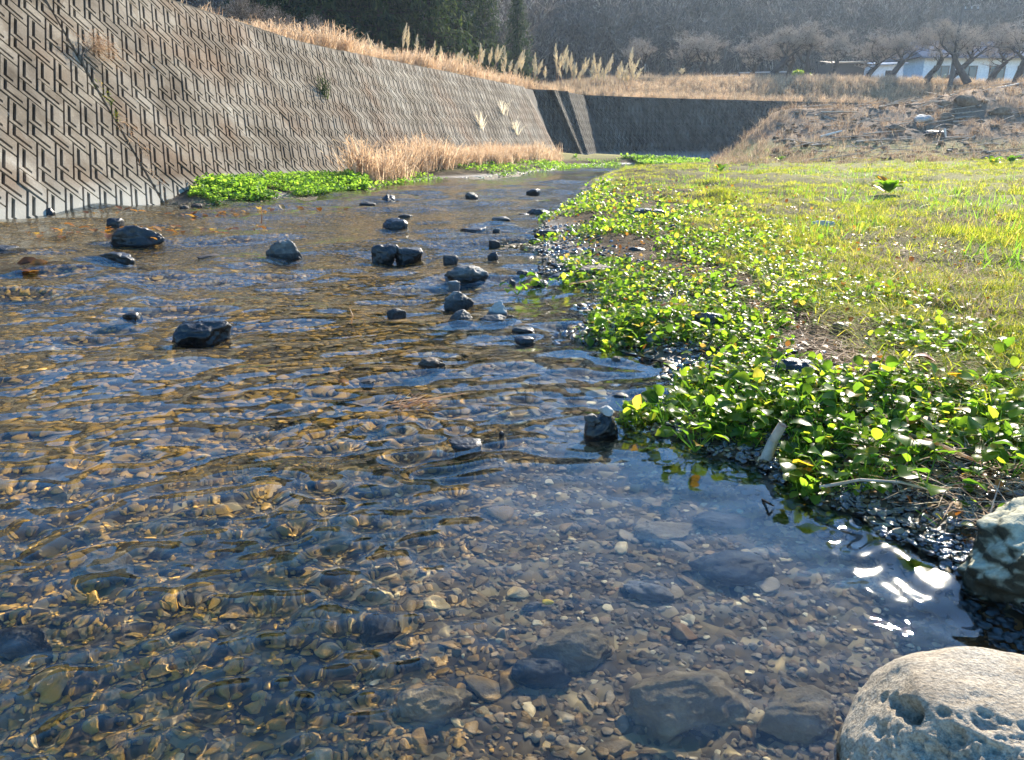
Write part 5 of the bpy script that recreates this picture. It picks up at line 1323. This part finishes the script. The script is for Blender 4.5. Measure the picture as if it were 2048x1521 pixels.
# yellow moss and dry grass running down the joint
def streak(px0, py0, px1, py1, n, wdt, mat, label, name, seed, lean=.5):
    sA, tA = pix_on_wall(px0, py0); sB, tB = pix_on_wall(px1, py1); rr = np.random.default_rng(seed); A_, B_, ra, rb = [], [], [], []
    root = empty(name, tuple(onwall(sA, tA, .04))); o0 = onwall(sA, tA, .04)
    for i in range(n):
        f = rr.random(); w = wdt * (1 + .5 * math.sin(f * 17)); c = onwall(sA + (sB - sA) * f + rr.normal(0, w), tA + (tB - tA) * f, .05) - o0
        for k in range(2):
            e = c + WD * rr.normal(.02, .05) + np.array([0, 0, rr.normal(-.07, .05)]) + n1 * rr.uniform(.0, .05); A_.append(c); B_.append(e); ra.append(.006); rb.append(.002); c = e
    tag(root, label, 'plant'); add_mesh('stalks', tubes(A_, B_, ra, rb, 3), MATS[mat], root)
streak(185, 165, 232, 250, 420, .035, 'grass', 'yellow moss streak in the wall joint below the dry shrub', 'moss_streak', 1)
streak(225, 240, 275, 300, 420, .06, 'straw', 'tan dry grass in the wall joint half way down the long wall', 'dry_grass_tuft', 2)
streak(268, 290, 318, 402, 620, .05, 'straw', 'reddish dry grass hanging down the joint to the water', 'dry_grass_tuft', 3)
streak(712, 250, 735, 335, 500, .12, 'straw', 'brown dry weeds in the second joint of the long wall', 'dry_weeds', 4)
for i, (px, py, lb) in enumerate(((1003, 232, 'dead seed heads hanging high on the far part of the wall'), (960, 262, 'pale dry grass plume group on the far wall'), (1030, 272, 'pale feathery grass just right of the plume group on the far wall'), (645, 200, 'small bluish dark tuft on the middle of the wall'))):
    s_, t_ = pix_on_wall(px, py); root = empty('wall_tuft', tuple(onwall(s_, t_, .03))); tag(root, lb, 'plant')
    q = brush_tpl(90 + i, 30, .6, .02); Vq = q[0] * np.array([.5, .5, .75]); add_mesh('stalks', (Vq, q[1]), MATS['plume' if i < 3 else 'conifer'], root)

# ================================================================== small things on the bank
def weed(px, py, n, ln, stops, label, name='broad_leaved_weed', redone=False):
    p = hit(px, py); z = p[2]; root = empty(name, (p[0], p[1], z)); tag(root, label, 'weed')
    for k in range(n):
        az = k * 2.4 + random.uniform(-.3, .3); o = bpy.data.objects.new('leaf', leaf_m[k % 3].copy() if redone and k == 1 else leaf_m[k % 3]); COL.objects.link(o); o.parent = root
        s = ln * random.uniform(.7, 1.15); o.scale = (s * .8, s, s); o.location = (math.cos(az) * .02, math.sin(az) * .02, .01 + .006 * k); o.rotation_euler = (random.uniform(.35, 1.0), 0, az - 1.57)
        if redone and k == 1: o.data.materials[0] = flat_mat('red_leaf', (.35, .03, .04), .5, .3, .3); o['label'] = 'small crimson leaf'
    return root
weed(1775, 388, 16, .26, None, 'broad-leaved green weed with one crimson leaf in the grass', redone=True)
weed(1985, 330, 9, .28, None, 'bright green weed at the right edge of the upper grass', )
weed(2020, 326, 8, .28, None, 'second bright green weed, nearest the right edge')
weed(1560, 322, 9, .22, None, 'dark green weed low in the far grass')
weed(1440, 345, 10, .22, None, 'dark green weed by the brown thatch patch in the far grass')
weed(1960, 775, 5, .10, None, 'large round-leaved plant at the right of the near bank')
# fallen leaves
lm = mesh_np('fallen_leaf', leaf_tpl(.8, .25, .2)[0], leaf_tpl(.8, .25, .2)[1]); lm.materials.append(MATS['deadleaf'])
FL = [(1868, 748, .085, 'large rust-red fallen leaf standing up in the near greenery'), (1815, 865, .07, 'orange brown curled leaf above the glittering mud'), (1850, 880, .07, 'second orange leaf beside a tan stalk'), (1545, 470, .10, 'rust fallen leaf where leaves and grass meet'), (1700, 560, .07, 'orange fallen leaf on the middle bank'), (2000, 437, .10, 'brown fallen leaf in the bright grass'), (1370, 500, .10, 'yellow leaf in the upper bank leaves'), (1640, 560, .07, 'yellow brown leaf on the thin greenery'), (1760, 740, .06, 'pinkish tan leaf right of the rough dark rock'), (700, 770, .05, 'tan leaf drifting in the near stream'), (30, 540, .2, 'red brown leaf heap caught at the left edge of the stream'), (60, 545, .16, 'orange brown leaf beside the heap at the left edge'), (215, 480, .12, 'pale brown leaf caught left of the large blocky rock'), (150, 455, .12, 'reddish leaf floating near the wall foot')]
for i, (px, py, s, lb) in enumerate(FL):
    p = hit(px, py); z = p[2] + (.05 if px > 1250 and py > 600 else .012)
    o = link('fallen_leaf', lm.copy() if i == 0 else lm); o.location = (p[0], p[1], z); o.scale = (s, s, s); o.rotation_euler = (random.uniform(.1, .6), random.uniform(-.3, .3), random.uniform(0, 6)); tag(o, lb, 'leaf', 'fallen leaves')
    if i == 0: o.data.materials[0] = flat_mat('rust_leaf', (.3, .07, .02), .5, .3, .3); o.rotation_euler = (.3, 0, 1.2)
# sticks and stalks
def stick(pts, r0, r1, mat, label, name='stick', cat='stick', z=None):
    Q = []
    for px, py, h in pts:
        zz = hit(px, py + h * 250)[2] + h; Q.append(G(px, py, zz))
    n = len(Q) - 1; rad = np.linspace(r0, r1, n + 1); o = add_mesh(name, tubes(Q[:-1], Q[1:], rad[:-1], rad[1:], 7), MATS[mat]); tag(o, label, cat)
stick([(1530, 925, .01), (1545, 885, .05), (1565, 850, .09)], .020, .014, 'driftwood', 'stubby pale driftwood piece leaning at the edge of the calm pool')
stick([(1820, 870, .05), (1880, 890, .06), (1935, 915, .05), (1960, 925, .04)], .006, .004, 'straw', 'tan stalk lying over the leaves above the glittering mud')
stick([(1640, 975, .04), (1720, 960, .06), (1800, 965, .06), (1880, 985, .04)], .005, .003, 'driftwood', 'thin grey twig arching over the nearest leaves')
stick([(1240, 640, .03), (1290, 615, .05), (1340, 608, .06), (1400, 612, .04)], .008, .005, 'straw', 'pale curved stalk lying across the middle bank leaves')
stick([(1130, 570, .02), (1190, 560, .04), (1250, 552, .04)], .007, .004, 'straw', 'thick yellowish stem along the leafy spur')
stick([(1180, 692, .01), (1290, 715, .02), (1360, 735, .01)], .004, .003, 'bark', 'thin dark twig lying on the mud below the leafy point')
stick([(1755, 765, .02), (1762, 725, .09), (1775, 690, .16)], .004, .002, 'grass', 'upright yellow grass blade in front of the rough dark rock', 'tall_grass_blade', 'grass blade')
stick([(702, 648, 0), (706, 632, .05), (700, 618, .085)], .004, .002, 'straw', 'thin pale reed bending out of the stream', 'reed', 'reed')
stick([(523, 447, 0), (524, 430, .12), (523, 415, .22)], .007, .004, 'straw', 'thin pale reed standing in the far stream', 'reed', 'reed')
stick([(1525, 1000, .0), (1540, 1008, .02), (1548, 1012, .01)], .004, .002, 'bark', 'tiny forked black twig at the leaf tip over the pool')
# clump of twigs caught in mid stream
rr = np.random.default_rng(14); c0 = G(812, 815, 0); A_, B_ = [], []
for i in range(46):
    a = np.array([rr.normal(0, .05), rr.normal(0, .03), rr.uniform(-.01, .02)]); d = np.array([rr.normal(.05, .05), rr.normal(.02, .04), rr.uniform(0, .035)]); A_.append(a); B_.append(a + d)
o = add_mesh('twig_clump', tubes(A_, B_, [.0025] * 46, [.001] * 46, 4), MATS['straw']); o.location = c0; tag(o, 'little clump of tan twigs caught in the near stream', 'twigs')
# red brown leaf litter raft by the left wall
for (px, py, n, w, lb) in ((420, 425, 90, .9, 'raft of reddish leaf litter off the bright cress'), (300, 462, 70, .8, 'drift of pale brown leaves behind the large blocky rock'), (30, 540, 60, .35, 'heap of brown leaves and twigs at the left edge')):
    c0 = G(px, py, 0); P = np.column_stack([rr.normal(0, w, n), rr.normal(0, w * .35, n), rr.uniform(-.01, .02, n)])
    o = add_mesh('leaf_litter', scatter(leaf_tpl(.8)[0], leaf_tpl(.8)[1], P, tilt_rot(n, rr, tilt=rr.normal(0, .3, n)), rr.uniform(.06, .14, n)), MATS['deadleaf']); o.location = c0; tag(o, lb, 'leaf litter')
    o['kind'] = 'stuff'
print('objects', len(bpy.data.objects), 'tris ~', sum(len(m.loops) - 2 * len(m.polygons) for m in bpy.data.meshes))

# ================================================================== air
hx = [(-140, -14, -2.0), (260, 330, 150)]
V = [(x, y, z) for z in (hx[0][2], hx[1][2]) for x, y in ((hx[0][0], hx[0][1]), (hx[1][0], hx[0][1]), (hx[1][0], hx[1][1]), (hx[0][0], hx[1][1]))]
m, t, out = new_mat('haze'); pv = nd(t, 'ShaderNodeVolumePrincipled'); pv.inputs['Color'].default_value = (.62, .78, 1, 1); pv.inputs['Density'].default_value = .00042; pv.inputs['Anisotropy'].default_value = .55
t.links.new(pv.outputs[0], out.inputs['Volume'])
o = link('haze', py_mesh('haze', V, [(0, 3, 2, 1), (4, 5, 6, 7), (0, 1, 5, 4), (1, 2, 6, 5), (2, 3, 7, 6), (3, 0, 4, 7)]), m); tag(o, kind='stuff')
